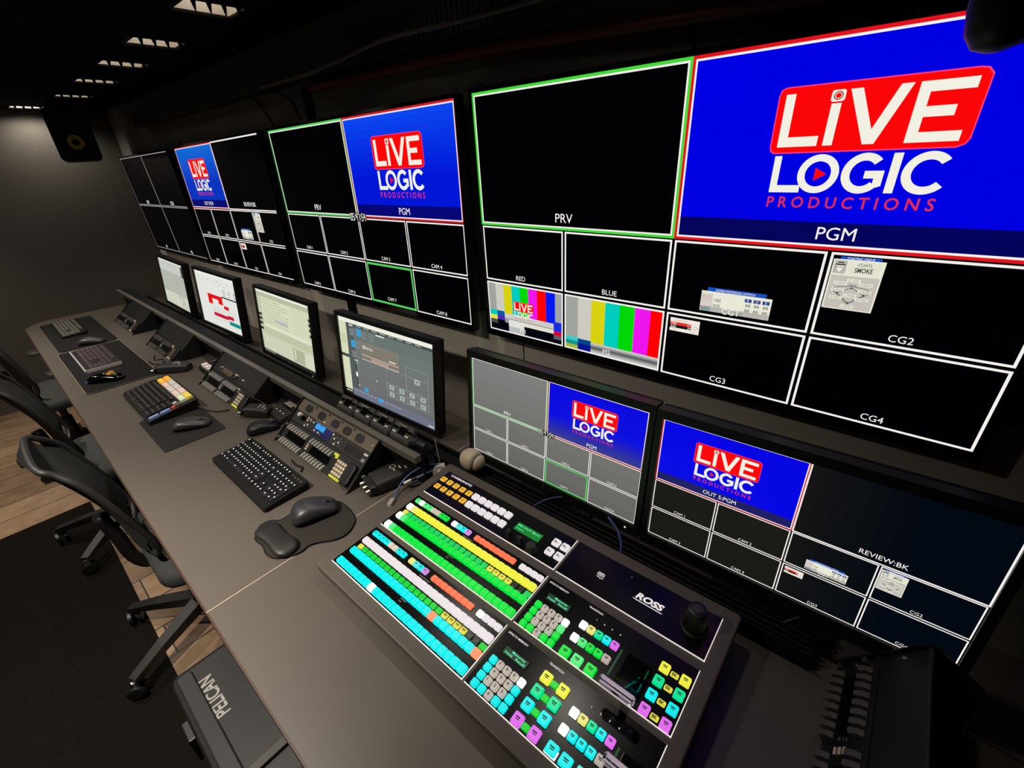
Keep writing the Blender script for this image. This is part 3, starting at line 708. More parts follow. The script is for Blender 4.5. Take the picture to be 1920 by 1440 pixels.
def rack(label, loc, rotz, slope, variant):
    L = .178; sl = math.radians(slope); a, b = L*math.cos(sl), L*math.sin(sl)
    t = thing('equipment_rack', label, 'equipment rack', loc, (0, 0, rotz), 'sloping racks on the desk')
    back = a+.004 if variant != 'right' else a+.075
    for sx in (-1, 1):
        x = sx*.2445; p = MB()
        ov = .006
        poly = [(-ov-.006, .0005), (-ov*math.sin(sl)-.001, .006), (a-ov*math.sin(sl), b+.004), (a+.002, b+.004), (back, b+.004 if variant != 'right' else b-.042), (back, .0005)]
        p.loft([[(x-.0016, y, z) for y, z in poly], [(x+.0016, y, z) for y, z in poly]], METB); p.build('side_panel', t)
    p = MB(); p.box(-.243, a*.9, .0005, .243, a*.9+.004, b*.88, METB); p.build('rear_panel', t)
    def part(mb, name, par=None, v=0, x=0, n=0):
        if par is None: return mb.build(name, t, (0, 0, 0), (sl, 0, 0))
        return mb.build(name, par, (x, v, n))
    def sub(me, name, par, x, v, n=0): return link(name, me, par, (x, v, n))
    # two-row intercom panel
    p = MB(); p.box(-.2415, .004, -.003, .2415, .0875, 0, PANEL)
    p.box(-.236, .0245, 0, .12, .057, .0012, BLK); ip = part(p, 'intercom_panel')
    lm = _lev if variant in ('near', 'mid') else _levd
    xs = [-.2145+.0178*k for k in range(8)]+[-.052+.0178*k for k in range(8)]
    for v in (.016, .069):
        for x in xs: sub(lm, 'lever_key', ip, x, v)
    for v in (.016, .069):
        q = MB(); knob(q, 0, 0, 0, .006, .012, SILV if variant != 'far' else MGREY, 16); part(q, 'volume_knob', ip, v, -.2305)
    for x0, x1 in ((-.205, -.085), (-.035, .085)):
        q = MB(); q.box(x0, .028, .0012, x1, .054, .0022, DISPG); part(q, 'display', ip)
    q = MB()
    for k in range(3): q.box(-.066, .031+k*.008, .0012, -.054, .0355+k*.008, .003, KEYB)
    part(q, 'select_buttons', ip)
    if variant != 'right':
        km = _kp if variant in ('near', 'mid') else _kpd
        for r in range(4):
            for c in range(4): sub(km, 'keypad_key', ip, .128+c*.0138, .022+r*.0128, 0)
        q = MB(); q.box(.122, .006, 0, .176, .013, .005, YEL if variant in ('near', 'mid') else KEYB); part(q, 'yellow_key', ip)
        q = MB(); q.rbox(.186, .008, 0, .228, .080, .014, .012, BLK, .004); part(q, 'speaker_cover', ip)
        q = MB(); q.box(.104, .063, 0, .112, .078, .006, YEL if variant == 'near' else KEYB); q.box(.092, .070, 0, .104, .078, .006, YEL if variant == 'near' else KEYB); part(q, 'call_light', ip)
    else:
        q = MB(); decal(q, 'RTS', -.078, .034, .008, mat('grey_lettering', (120, 118, 112), .6), .0016, ang=PI/2); part(q, 'lettering', ip)
        for x, v in ((-.231, .0445), (.231, .0445)):
            q = MB(); knob(q, 0, 0, 0, .004, .003, SILV, 12); part(q, 'screw', ip, v, x)
    # middle and top units
    if variant == 'near':
        p = MB(); p.box(-.2415, .0895, -.003, .2415, .132, 0, DGREY); mp_ = part(p, 'control_panel')
        q = MB(); knob(q, 0, 0, 0, .009, .012, WHITEP); part(q, 'white_knob', mp_, .121, -.196)
        q = MB(); knob(q, 0, 0, 0, .009, .012, BLKG); part(q, 'black_knob', mp_, .116, -.168)
        q = MB(); q.box(-.088, .092, 0, .02, .130, .001, mat('blue_display_glow', (14, 16, 52), .3, emit=(10, 16, 70), es=.8)); part(q, 'blue_glow_patch', mp_)  # emissive patch painting the blue glow around the two displays
        for x in (-.068, -.038):
            q = MB(); q.rbox(x-.013, .108, .001, x+.013, .127, .003, .003, scr(60, 160, 235)); part(q, 'lit_display', mp_)
        q = MB(); q.box(-.098, .1295, 0, .025, .1308, .001, mat('white_line', (210, 208, 215), .5)); part(q, 'printed_line', mp_)
        random.seed(3)
        for x, v in ((-.142,.126),(-.142,.117),(-.125,.124),(-.118,.117),(-.142,.104),(-.128,.104),(-.142,.096),(-.118,.099),(-.104,.122),(-.076,.1),(-.062,.098),(-.05,.1),(-.036,.098),(.03,.122),(.034,.108),(.046,.112),(.06,.12),(.062,.104),(.075,.108),(.08,.122),(.09,.116),(.058,.096),(.086,.098)):
            q = MB(); q.box(-.0038, -.003, 0, .0038, .003, .003, WHITEP if random.random() < .55 else MGREY); part(q, 'small_button', mp_, v, x)
        for k in range(10):
            q = MB(); q.box(-.0032, -.014, 0, .0032, .014, .0012, BLK); part(q, 'vent_slot', mp_, .111, .115+k*.0098)
        q = MB(); decal(q, 'Telos', .208, .118, .007, WHITEP, .0006) if False else q.box(.212, .118, 0, .232, .124, .0008, WHITEP); q.box(.214, .097, 0, .23, .0995, .0008, WHITEP); q.box(.216, .103, 0, .23, .1055, .0008, WHITEP); part(q, 'printed_marks', mp_)
        p = MB(); p.box(-.2415, .1335, -.003, .2415, .1765, 0, BROWNP); vp = part(p, 'vent_panel')
        for x in (-.175, -.085, .005, .155, .08):
            if x == .08: continue
            q = MB(); q.prism(rrect(x-.023, .141, x+.023, .169, .013, 5), .0001, .0012, BLK); part(q, 'oval_opening', vp)
        q = MB(); q.prism(rrect(.08-.023, .141, .08+.023, .169, .013, 5), .0001, .0012, BLK); part(q, 'oval_opening', vp)
        for x in (-.13, -.04, .043, .118):
            q = MB()
            for dx, dv in ((-.006, .008), (.006, .006), (0, -.002), (-.008, -.009), (.007, -.008)): q.lathe([(.0026, 0), (.0018, .0015)], BRASS, 8, o=(x+dx, .150+dv, 0))
            part(q, 'brass_marks', vp)
            q = MB(); knob(q, 0, 0, 0, .003, .003, BLKG, 10); part(q, 'screw', vp, .171, x-.008)
        q = MB(); q.lathe([(.003, 0), (.002, .002)], lit('amber', 250, 215, 90, 1.0), 10, o=(-.052, .141, 0)); part(q, 'amber_light', vp)
        for x in (-.229, .229):
            q = MB(); knob(q, 0, 0, 0, .0045, .003, BRASS, 12); part(q, 'screw', vp, .155, x)
    elif variant == 'mid':
        p = MB(); p.box(-.2415, .0895, -.003, .2415, .1765, 0, PANEL); part(p, 'blank_panel')
        q = MB(); q.rbox(-.105, .098, 0, .0, .124, .02, .008, mat('brown_casing', (92, 76, 66), .45), .005); hb = part(q, 'clip_on_unit')
        q = MB(); q.lathe([(.012, 0), (.012, .02)], SILV, 14, axis='x', o=(-.128, .112, .012)); part(q, 'metal_end', hb)
        q = MB(); q.box(.003, .104, 0, .022, .109, .012, SILV); q.box(.006, .118, 0, .028, .124, .01, WHITEP); q.box(.016, .109, 0, .021, .118, .01, SILV); part(q, 'metal_clip', hb)
        q = MB(); q.box(.07, .113, 0, .088, .118, .002, WHITEP); part(q, 'label_strip', hb)
    else:
        p = MB(); p.box(-.2415, .0895, -.003, .2415, .1765, 0, PANEL); bp_ = part(p, 'blank_panel')
        for x in (-.229, .229):
            q = MB(); knob(q, 0, 0, 0, .0045, .003, SILV if variant == 'right' else MGREY, 12); part(q, 'screw', bp_, .133, x)
        if variant == 'right':
            q = MB(); q.box(-.2415, .0885, 0, .2415, .0905, .004, DGREY); part(q, 'panel_lip', bp_)
            q = MB(); q.box(-.2415, .1745, 0, .2415, .1785, .004, DGREY); part(q, 'panel_lip', bp_)
    return t
RY = -.572
rack('nearest sloping rack with lit blue displays and a brown panel of oval openings', (-.3335, RY, DZ), 0, 40.0, 'near')
rack('sloping rack with a brown clip-on unit, in front of the pale yellow list screen', (-1.126, RY, DZ), 0, 40.0, 'mid')
rack('dark sloping rack, third along the desk from the switcher', (-2.02, RY, DZ), 0, 40.0, 'far')
rack('farthest dark sloping rack near the end wall', (-2.81, RY, DZ), 0, 40.0, 'far')
rack('steep black rack with two rows of grey levers at the right edge of the picture', (1.119, -.514, DZ), -PI/2, 56.0, 'right')

# ------------------------------------------------------------------ vision switcher
sw_R = Matrix(((.99998, -.00511, -.00411), (.00485, .99805, -.06218), (.00442, .06216, .99806)))
SWO = Vector((.1593, -.3739, .8245))
sw = thing('vision_switcher', 'big dark grey vision switcher covered in rows of lit coloured buttons', 'video switcher', SWO, sw_R.to_euler())
SWM = Matrix.Translation(SWO) @ sw_R.to_4x4(); SWI = SWM.inverted()
BODY = mat('switcher_body', (84, 76, 67), .5, noise=(40, .05))
BODYD = mat('switcher_base', (34, 33, 31), .6)
PBLK = mat('switcher_panel', (6, 6, 7), .24, 0, .22)
TRIM = mat('pale_trim_glint', (245, 238, 228), .35, 0, .6, emit=(240, 232, 222), es=.75)  # emission paints the bright glint along the bevelled edge; the trim is no lamp
mmv = lambda s_, t_, n=0: (s_*.001, -t_*.001, n*.001)
def slab(mb, s0, t0, s1, t1, n0, n1, m_, r=None):
    if r: mb.rbox(s0*.001, -t1*.001, n0*.001, s1*.001, -t0*.001, n1*.001, r*.001, m_, .0008)
    else: mb.box(s0*.001, -t1*.001, n0*.001, s1*.001, -t0*.001, n1*.001, m_)
m = MB(); m.rbox(-.030, -.416, -.026, .799, .029, -.0012, .008, BODY, .003, 3, .003); m.build('body', sw)
m = MB(); cs = [(.03, -.385), (.765, -.385), (.765, -.02), (.03, -.02)]
top = [(x, y, -.024) for x, y in cs]; bot = []
for x, y in cs:
    wv = SWM @ Vector((x, y, -.024)); wv.z = DZ+.0006; bot.append(tuple(SWI @ wv))
m.loft([bot, top], BODYD); m.build('base', sw)
PAN = {'menu': (0, 0, 442, 99), 'blank': (449, 0, 771, 99), 'xa': (0, 120, 442, 245), 'ta': (449, 120, 771, 245), 'xb': (0, 259, 442, 386), 'tb': (449, 259, 771, 386)}
PN = {}
for k, (a, b, c, d) in PAN.items():
    m = MB(); slab(m, a, b, c, d, -1.5, 0, PBLK); PN[k] = m.build({'menu': 'menu_panel', 'blank': 'joystick_panel', 'xa': 'button_panel', 'xb': 'button_panel', 'ta': 'transition_panel', 'tb': 'transition_panel'}[k], sw)
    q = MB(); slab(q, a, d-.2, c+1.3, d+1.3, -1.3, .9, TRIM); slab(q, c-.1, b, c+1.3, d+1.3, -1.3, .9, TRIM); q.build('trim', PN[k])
CYAN = lit('cyan', 0, 236, 236, .95); GRN = lit('green', 0, 228, 62, .95); YLW = lit('yellow', 240, 240, 66, .95); WHT = lit('white', 238, 230, 232, .9)
HOT = lit('hot_white', 255, 252, 250, 1.5); ORG = lit('orange', 255, 118, 78, .95); MAG = lit('magenta', 226, 108, 238, .95); TEAL = lit('teal', 0, 226, 150, .95); LGRN = lit('light_green', 90, 238, 130, .95)
GRYB = mat('grey_cap', (176, 166, 156), .45, emit=(182, 172, 162), es=.8); PEACH = lit('peach', 255, 150, 104, 1.0); LCY = lit('pale_cyan', 90, 236, 226, .95); LYEL = lit('pale_yellow', 240, 236, 130, .9); LAV = lit('lavender', 214, 150, 232, .9)
OLG = lit('display_green', 0, 208, 44, .95); OLT = lit('display_teal', 0, 206, 92, .95); OLY = lit('display_yellow', 226, 220, 70, .95); OLD = mat('display_off', (38, 56, 40), .3); AMB = lit('display_amber', 236, 178, 50, .95)
MARK = mat('cap_print', (70, 66, 60), .6); CAPD = mat('cap_mark', (26, 60, 50), .6)
_caps = {}
def cap(par, name, s_, t_, w_, d, h, m_, kind=None):
    k = (w_, d, h, m_.name, kind)
    if k not in _caps:
        b = MB(); hw, hd = w_*.0005, d*.0005; H = h*.001
        b.loft([[(x, y, 0) for x, y in rrect(-hw, -hd, hw, hd, .0016, 2)], [(x, y, H*.7) for x, y in rrect(-hw+.0003, -hd+.0003, hw-.0003, hd-.0003, .0022, 2)],
                [(x, y, H) for x, y in rrect(-hw+.0014, -hd+.0014, hw-.0014, hd-.0014, .0024, 2)]], m_)
        if kind == 'lines': b.box(-hw*.45, hd*.1, H, hw*.45, hd*.3, H+.0002, CAPD); b.box(-hw*.3, -hd*.2, H, hw*.4, -hd*.05, H+.0002, CAPD)
        elif kind == 'dot': b.box(-hw*.2, -hd*.1, H, hw*.25, hd*.3, H+.0002, MARK)
        elif kind == 'text': b.box(-hw*.5, -hd*.3, H, hw*.5, -hd*.1, H+.0002, MARK); b.box(-hw*.5, hd*.0, H, -hw*.1, hd*.25, H+.0002, MARK)
        elif kind == 'amber': b.box(-hw*.3, -hd*.3, H, hw*.3, hd*.3, H+.0002, lit('amber_dark', 170, 120, 10, .8))
        elif kind == 'olive': b.box(-hw*.5, -hd*.1, H, hw*.6, hd*.6, H+.0002, lit('olive', 150, 140, 0, .8))
        elif kind == 'BK': decal(b, 'BK', -hw*.6, -hd*.6, hd*1.2, MARK, H+.0002, hw*1.2, .03)
        elif kind and len(kind) == 1: decal(b, kind, -hw*.2, -hd*.35, hd*.8, MARK, H+.0002, None, .03)
        _caps[k] = b.mesh(name)
    return link(name, _caps[k], par, mmv(s_, t_, 0))
def xpt(par, t0, P):
    for i in range(24):
        s_ = 20+i*17.9
        cap(par, 'program_button', s_, t0+115, 16.9, 17.5, 8, P['prog'](i)); cap(par, 'preset_button', s_+1, t0+79, 16.9, 17.5, 8, P['pre'](i))
        om, kd = P['oled'](i); cap(par, 'source_display', s_+2, t0+61.5, 15.6, 12.4, 2.2, om, kd)
        cap(par, 'key_source_button', s_, t0+43, 16.9, 17.5, 8, P['key'](i))
    for i in range(8): cap(par, 'bus_button', 20+i*16, t0+15, 15, 14, 6, P['bus'](i), 'lines' if i not in (4, 5) else None)
    for i in range(4): cap(par, 'assign_button', 163+i*16, t0+15, 15, 14, 6, P['asg'](i), 'lines' if i else None)
    for i in range(8): cap(par, 'macro_button', 243+i*15.9, t0+15.5, 14.8, 14, 6, ORG)
    for i in range(4): cap(par, 'shift_button', 384+i*16.2, t0+15.5, 14.8, 14, 6, P['sh'](i))
    q = MB(); g = mat('panel_print', (120, 118, 112), .6)
    q.box(.218, -(t0+92)*.001, 0, .236, -(t0+90)*.001, .0003, g); q.box(.218, -(t0+98)*.001, 0, .226, -(t0+96)*.001, .0003, g); q.box(.205, -(t0+29)*.001, 0, .24, -(t0+27)*.001, .0003, g); q.build('printed_marks', par)
xpt(PN['xb'], 259, dict(prog=lambda i: HOT if i == 7 else CYAN, pre=lambda i: PEACH if i in (16, 23) else CYAN, key=lambda i: WHT,
    oled=lambda i: (OLY, None) if i == 0 else (OLY, 'olive') if 17 <= i <= 20 else (OLD, None) if i in (21, 22) else (OLG, None),
    bus=lambda i: GRYB if i in (4, 5) else CYAN, asg=lambda i: (LYEL, LCY, CYAN, LAV)[i], sh=lambda i: HOT if i == 0 else WHT))
xpt(PN['xa'], 120, dict(prog=lambda i: HOT if i == 0 else (LGRN if i == 1 else GRN), pre=lambda i: HOT if i == 0 else (LGRN if i == 1 else GRN), key=lambda i: HOT if i == 0 else (LYEL if i == 1 else YLW),
    oled=lambda i: (OLY, None) if i == 0 else (OLY, 'dot') if 17 <= i <= 20 else (OLD, None) if i in (21, 22) else (OLT, None),
    bus=lambda i: HOT if i == 1 else (GRYB if i in (4, 5) else (LGRN if i < 4 else GRN)), asg=lambda i: (HOT, LCY, CYAN, LAV)[i], sh=lambda i: WHT))
# menu panel
P = PN['menu']
for r in range(2):
    for i in range(5): cap(P, 'menu_display', 12+25.5*i+5*r, 34+29.5*r, 18, 17, 3, AMB, 'amber')
    for i in range(6): cap(P, 'menu_button', 141+23.2*i+4.5*r, 34.5+31*r, 18.5, 19, 7, WHT)
for i, (a, b) in enumerate(((407, 36), (431, 36), (408, 66), (433, 65.5))): cap(P, 'navigation_button', a, b, 19, 19, 7, WHT, 'text')
LCDG = lit('lcd_green', 0, 138, 44, .8); LCDT = scr(120, 255, 190); LCDD = lit('lcd_dark', 0, 58, 34, .7)
q = MB(); slab(q, 292, 33, 370, 62, 0, .8, BLKG); slab(q, 294, 36, 369, 60, .8, 1.6, LCDG)
decal(q, 'ME OUT Black', .298, -.0455, .0055, LCDT, .0019, .066, .01); decal(q, 'Input', .298, -.055, .0045, LCDT, .0019, .022, .01); q.build('lcd', P)
for i, (a, b, r_, h) in enumerate(((299, 82, 7.5, 17), (334, 83, 7.5, 17), (368, 84, 13, 16))):
    q = MB(); q.lathe([(r_*.00115, 0), (r_*.001, .002), (r_*.00092, h*.00085), (r_*.0008, h*.001)], BLK if i < 2 else DGREY, 24); q.build('rotary_knob', P, mmv(a, b), auto=40)
q = MB(); decal(q, 'CARBONITE', .018, -.0125, .0075, WHT, .0004, .082, .03); q.build('lettering', P)
# joystick panel
P = PN['blank']
q = MB(); decal(q, 'ROSS', .616, -.056, .0155, WHT, .0004, .058, .045, .22)
V = [(612, 58.5), (620, 58.5), (675, 58.5), (675, 60.5), (618, 60.5)]
q.add([mmv(a, b, .4) for a, b in V], [(0, 1, 2, 3, 4)], WHT); q.build('lettering', P)
q = MB(); wl = WHT
slab(q, 527, 45, 541, 46.4, 0, .4, wl); slab(q, 527, 52, 541, 53.2, 0, .4, wl); slab(q, 526, 46, 527.4, 53, 0, .4, wl); slab(q, 540.6, 46, 542, 53, 0, .4, wl); slab(q, 529.5, 48, 538.5, 50, 0, .4, wl)
slab(q, 527, 57, 541, 58, 0, .4, wl); slab(q, 531, 54.6, 532.2, 57, 0, .4, wl); slab(q, 536, 58, 537, 60.2, 0, .4, wl); q.add([mmv(541, 55.8, .4), mmv(541, 59.2, .4), mmv(544, 57.5, .4)], [(0, 1, 2)], wl); q.build('usb_symbol', P)
q = MB(); slab(q, 588, 15, 592, 20, 0, .4, MGREY); q.build('usb_slot', P)
js = (735, 46)
q = MB(); q.lathe([(.0265, .0), (.0265, .004), (.024, .006), (.021, .004)], DGREY, 32, True, False); jr = q.build('joystick', P, mmv(*js), smooth=False)
q = MB(); q.lathe([(.0215, .004), (.019, .012), (.0195, .02), (.0175, .05), (.0165, .053), (.012, .0545), (.0118, .0535), (.0098, .0535), (.0096, .0548)], BLK, 32); q.build('joystick_grip', jr, auto=30)
q = MB(); q.lathe([(.0096, .0548), (.004, .0552)], DGREY, 24, False, True); q.build('joystick_cap', jr)
# transition panels
def keypad(par, t0, main):
    for r in range(4):
        for c in range(5):
            s_, t_ = 467+16.7*c, t0+67.5+16.8*r
            if c == 4 and r == 0: mm, kd = HOT, None
            elif c == 4 and r == 1: mm, kd = (LGRN if main is GRN else CYAN), None
            elif c in (1, 2, 3) and r < 3: mm, kd = GRYB, '789456123'[r*3+c-1]
            elif c == 2 and r == 3: mm, kd = GRYB, '0'
            else: mm, kd = main, None
            cap(par, 'memory_button', s_, t_, 13.6, 14, 7, mm, kd)
    q = MB(); slab(q, 468, t0+30, 526, t0+48, 0, .8, BLKG); slab(q, 470, t0+31.5, 524, t0+46.5, .8, 1.4, LCDD)
    decal(q, 'Memories', .487, -(t0+37.5)*.001, .0048, LCDT, .0017, .03, .01); decal(q, 'Hold   Recall', .474, -(t0+44.5)*.001, .0048, LCDT, .0017, .046, .01); q.build('lcd', par)
    q = MB(); decal(q, 'EFFECTS MEMORY', .455, -(t0+10.5)*.001, .0042, WHT, .0004, .048, .015); decal(q, 'TRANSITION', .553, -(t0+10.5)*.001, .0042, WHT, .0004, .031, .015); q.build('lettering', par)
def trans_rows(par, s0, t0, cols, numbers_s):
    for i in range(5): cap(par, 'transition_button', s0+16.8*i, t0+50.5, 14.5, 15, 7, (HOT, LYEL, TEAL, CYAN, MAG)[i], None if i == 0 else 'lines')
    for i in range(5): cap(par, 'mode_button', s0-.5+16.8*i, t0+81.5, 14.5, 15, 7, (HOT, cols[0], cols[1], cols[1], GRYB)[i], None if i == 0 else 'lines')
    for i, (d, mm) in enumerate(zip((0, 26, 54), cols[2])): cap(par, 'cut_button', s0+d, t0+115, 20, 19, 7, mm, 'lines')
    q = MB()
    for i in range(4): decal(q, '1234'[i], (numbers_s+16.7*i-1)*.001, -(t0+26.5)*.001, .0036, WHT, .0004, None, .02)
    q.build('numerals', par)
    q = MB(); slab(q, s0+80, t0+48, s0+83.6, t0+102, 0, .8, lit('led_strip_green', 8, 70, 36, .8)); q.build('level_strip', par)
HGLINT = mat('handle_edge_glint', (236, 226, 236), .3, emit=(210, 190, 205), es=.35)  # glowing rods inside the clear handle paint its bright edge glints
def tbar(par, s0, t0, fwd):
    q = MB(); c = s0
    q.loft([[mmv(c-24, t0+48, 0), mmv(c+24, t0+48, 0), mmv(c+24, t0+112, 0), mmv(c-24, t0+112, 0)], [mmv(c-20, t0+54, 16), mmv(c+20, t0+54, 16), mmv(c+20, t0+104, 16), mmv(c-20, t0+104, 16)]], BLKG)
    hb = q.build('fader_housing', par)
    q = MB(); p0, p1 = ((t0+70, 14), (t0+136, 50)) if fwd else ((t0+86, 14), (t0+96, 78))
    def row(t_, n, hw, th): return [mmv(c-hw, t_, n), mmv(c+hw, t_, n), mmv(c+hw, t_+th, n), mmv(c-hw, t_+th, n)]
    q.loft([row(p0[0], p0[1], 17, 12), row(p0[0]*.6+p1[0]*.4, p0[1]*.6+p1[1]*.4, 11, 9), row(p0[0]*.2+p1[0]*.8, p0[1]*.2+p1[1]*.8, 6, 8), row(p1[0], p1[1], 6, 8)], BLKG); q.build('fader_arm', hb)
    q = MB(); q.rbox(-.031, -.0075, -.0075, .031, .0075, .0075, .006, GLASS, .003, 4, .003); h = q.build('fader_handle', hb, mmv(c, p1[0]+4, p1[1]+4))
    q = MB(); 
    for a, b_ in ((-.0045, .0045), (.0045, .0045), (-.0045, -.0045), (.0045, -.0045), (0, .0055)): q.box(-.0275, a-.0009, b_-.0009, .0275, a+.0009, b_+.0009, HGLINT)
    q.build('handle_glint_rods', hb, mmv(c, p1[0]+4, p1[1]+4))
P = PN['ta']; keypad(P, 120, GRN); trans_rows(P, 565, 120, (LGRN, GRN, (GRN, LGRN, GRN)), 580)
tbar(P, 683, 120, True)
for r in range(4):
    mm = (YLW, TEAL, CYAN, MAG)[r]
    cap(P, 'key_button', 722, 153+27.3*r, 17, 18, 7, mm, 'lines'); cap(P, 'key_display', 740, 154+27.2*r, 14, 10, 2.5, OLY, 'BK'); cap(P, 'key_button', 758.5, 153+27.5*r, 17, 18, 7, mm, 'lines')
P = PN['tb']; keypad(P, 259, CYAN)
for r in range(4):
    mm = (YLW, TEAL, CYAN, MAG)[r]
    cap(P, 'key_button', 564.5, 293+27.3*r, 19, 20, 7, mm, 'lines'); cap(P, 'key_display', 581.5, 293.5+27.3*r, 14, 12, 2.5, OLG, None); cap(P, 'key_button', 599.5, 293+27.2*r, 19, 20, 7, mm, 'lines')
trans_rows(P, 633.5, 259, (CYAN, CYAN, (CYAN, CYAN, LCY)), 652)
cap(P, 'lit_surround', 634, 377, 22, 14, 3, HOT)
tbar(P, 747, 259, False)

# ------------------------------------------------------------------ keyboards, mice, mats
KEYM = mat('keycap_black', (34, 34, 35), .4); KEYG = mat('keycap_grey', (96, 94, 88), .5); LEG = mat('lit_legend', (220, 220, 220), .4, emit=(245, 245, 245), es=.9); LEGD = mat('dim_legend', (170, 158, 158), .5)
KEYP = mat('keycap_dark_mauve', (72, 58, 62), .5)
def key_rows():
    R = []
    R.append((0, [(0,1)]+[(2+k,1) for k in range(4)]+[(6.5+k,1) for k in range(4)]+[(11+k,1) for k in range(4)]+[(15.25+k,1) for k in range(3)]))
    R.append((1.25, [(k,1) for k in range(13)]+[(13,2)]+[(15.25+k,1) for k in range(3)]+[(18.5+k,1) for k in range(4)]))
    R.append((2.25, [(0,1.5)]+[(1.5+k,1) for k in range(12)]+[(13.5,1.5)]+[(15.25+k,1) for k in range(3)]+[(18.5+k,1) for k in range(3)]))
    R.append((3.25, [(0,1.75)]+[(1.75+k,1) for k in range(11)]+[(12.75,2.25)]+[(18.5+k,1) for k in range(3)]))
    R.append((4.25, [(0,2.25)]+[(2.25+k,1) for k in range(10)]+[(12.25,2.75)]+[(16.25,1)]+[(18.5+k,1) for k in range(3)]))
    R.append((5.25, [(0,1.25),(1.25,1.25),(2.5,1.25),(3.75,6.25),(10,1.25),(11.25,1.25),(12.5,1.25),(13.75,1.25)]+[(15.25+k,1) for k in range(3)]+[(18.5,2),(20.5,1)]))
    return R
_kc = {}
def keycap(w_, d, h, m_, leg):
    k = (round(w_, 4), round(d, 4), h, m_.name, leg.name if leg else None)
    if k not in _kc:
        b = MB(); a, c = w_/2, d/2
        b.loft([[(x, y, 0) for x, y in rrect(-a, -c, a, c, .001, 1)], [(x, y, h) for x, y in rrect(-a+.0017, -c+.0014, a-.0017, c-.0022, .0015, 1)]], m_)
        if leg: b.box(-.0022, -.0004, h, .0022, .0026, h+.0002, leg)
        _kc[k] = b.mesh('key')
    return _kc[k]
def keyboard(label, cx, cy, rz, w_, d, zf, zb, base_m, key_m, leg, edge=None, rows=None, base_z=None, extras=None, span=22.5, keyh=.0065):
    z0 = (base_z if base_z is not None else DZ)+.0006
    t = thing('keyboard', label, 'keyboard', (cx, cy, z0), (0, 0, rz), 'keyboards along the desk')
    b = MB(); rr = rrect(-w_/2, -d/2, w_/2, d/2, .008, 3)
    hz = lambda y: zf+(zb-zf)*(y+d/2)/d
    b.loft([[(x, y, 0) for x, y in rr], [(x, y, hz(y)-.002) for x, y in rr], [(x*.994, y*.985, hz(y)) for x, y in rr]], base_m); b.build('case', t)
    if edge:
        e = MB()
        for i in range(4):
            pass
        e.box(-w_/2-.003, -d/2-.003, .001, w_/2+.003, -d/2+.003, zf+.002, edge); e.box(w_/2-.003, -d/2, .001, w_/2+.003, d/2, zb+.001, edge); e.box(-w_/2-.003, -d/2, .001, -w_/2+.001, d/2, zb-.002, edge); e.build('metal_frame', t)
    u = (w_-.014)/span; ud = min(u, (d-.012)/6.35)
    ang = math.atan2(zb-zf, d)
    top = d/2-.006
    for v, ks in (rows or key_rows()):
        for x, kw in ks:
            y = top-(v+.5)*ud; xx = -w_/2+.007+(x+kw/2)*u
            o = link('key', keycap(kw*u-.0016, ud-.0014, keyh, key_m, leg), t, (xx, y, hz(y)-.0005), (ang, 0, 0))
    for (xx, yv, kw, kd) in ((20+.9+.5, 2.25, 1, 2), (21.0+.5, 4.25, 1, 2)) if rows is None else ():
        y = top-(yv+1)*ud
        link('key', keycap(u-.0016, 2*ud-.0014, keyh, key_m, leg), t, (-w_/2+.007+(xx+.5)*u, y, hz(y)-.0005), (ang, 0, 0))
    if extras: extras(t, w_, d, hz, ang, u, ud)
    return t
def kb1_extra(t, w_, d, hz, ang, u, ud):
    q = MB(); y = d/2-.006-.5*ud
    for k in range(4): q.lathe([(.0035, 0), (.003, .002)], KEYG, 10, o=(-w_/2+.007+(18.9+k*.95)*u, y, hz(y)))
    q.build('media_buttons', t)
keyboard('black backlit keyboard with glowing white legends on the desk in front of the nearest rack', -.413, -.704, .0, .415, .140, .016, .026, BLKM, KEYM, LEG, extras=kb1_extra)
def ed_rows():
    R = [(2.25, [(0,1)]+[(1.6+k,1) for k in range(14)]), (3.25, [(k,1) for k in range(13)]+[(13,2)]+[(15.3+k,1) for k in range(3)]), (4.2, [(0,1.5)]+[(1.5+k,1) for k in range(13)]+[(15.3+k,1) for k in range(3)]),
         (5.15, [(0,1.75)]+[(1.75+k,1) for k in range(11)]+[(12.75,2.25)]+[(15.3+k,1) for k in range(3)]), (6.1, [(0,2.25)]+[(2.25+k,1) for k in range(10)]+[(12.25,2.75)]+[(15.3+k,1) for k in range(3)]),
         (7.05, [(0,1.25),(1.25,1.25),(2.5,1.25),(3.75,6.25),(10,1.25),(11.25,1.25),(12.5,1.25),(13.75,1.25)]+[(15.3+k,1) for k in range(3)])]
    return [(2.6+i*1.0, ks) for i, (v, ks) in enumerate(R)]
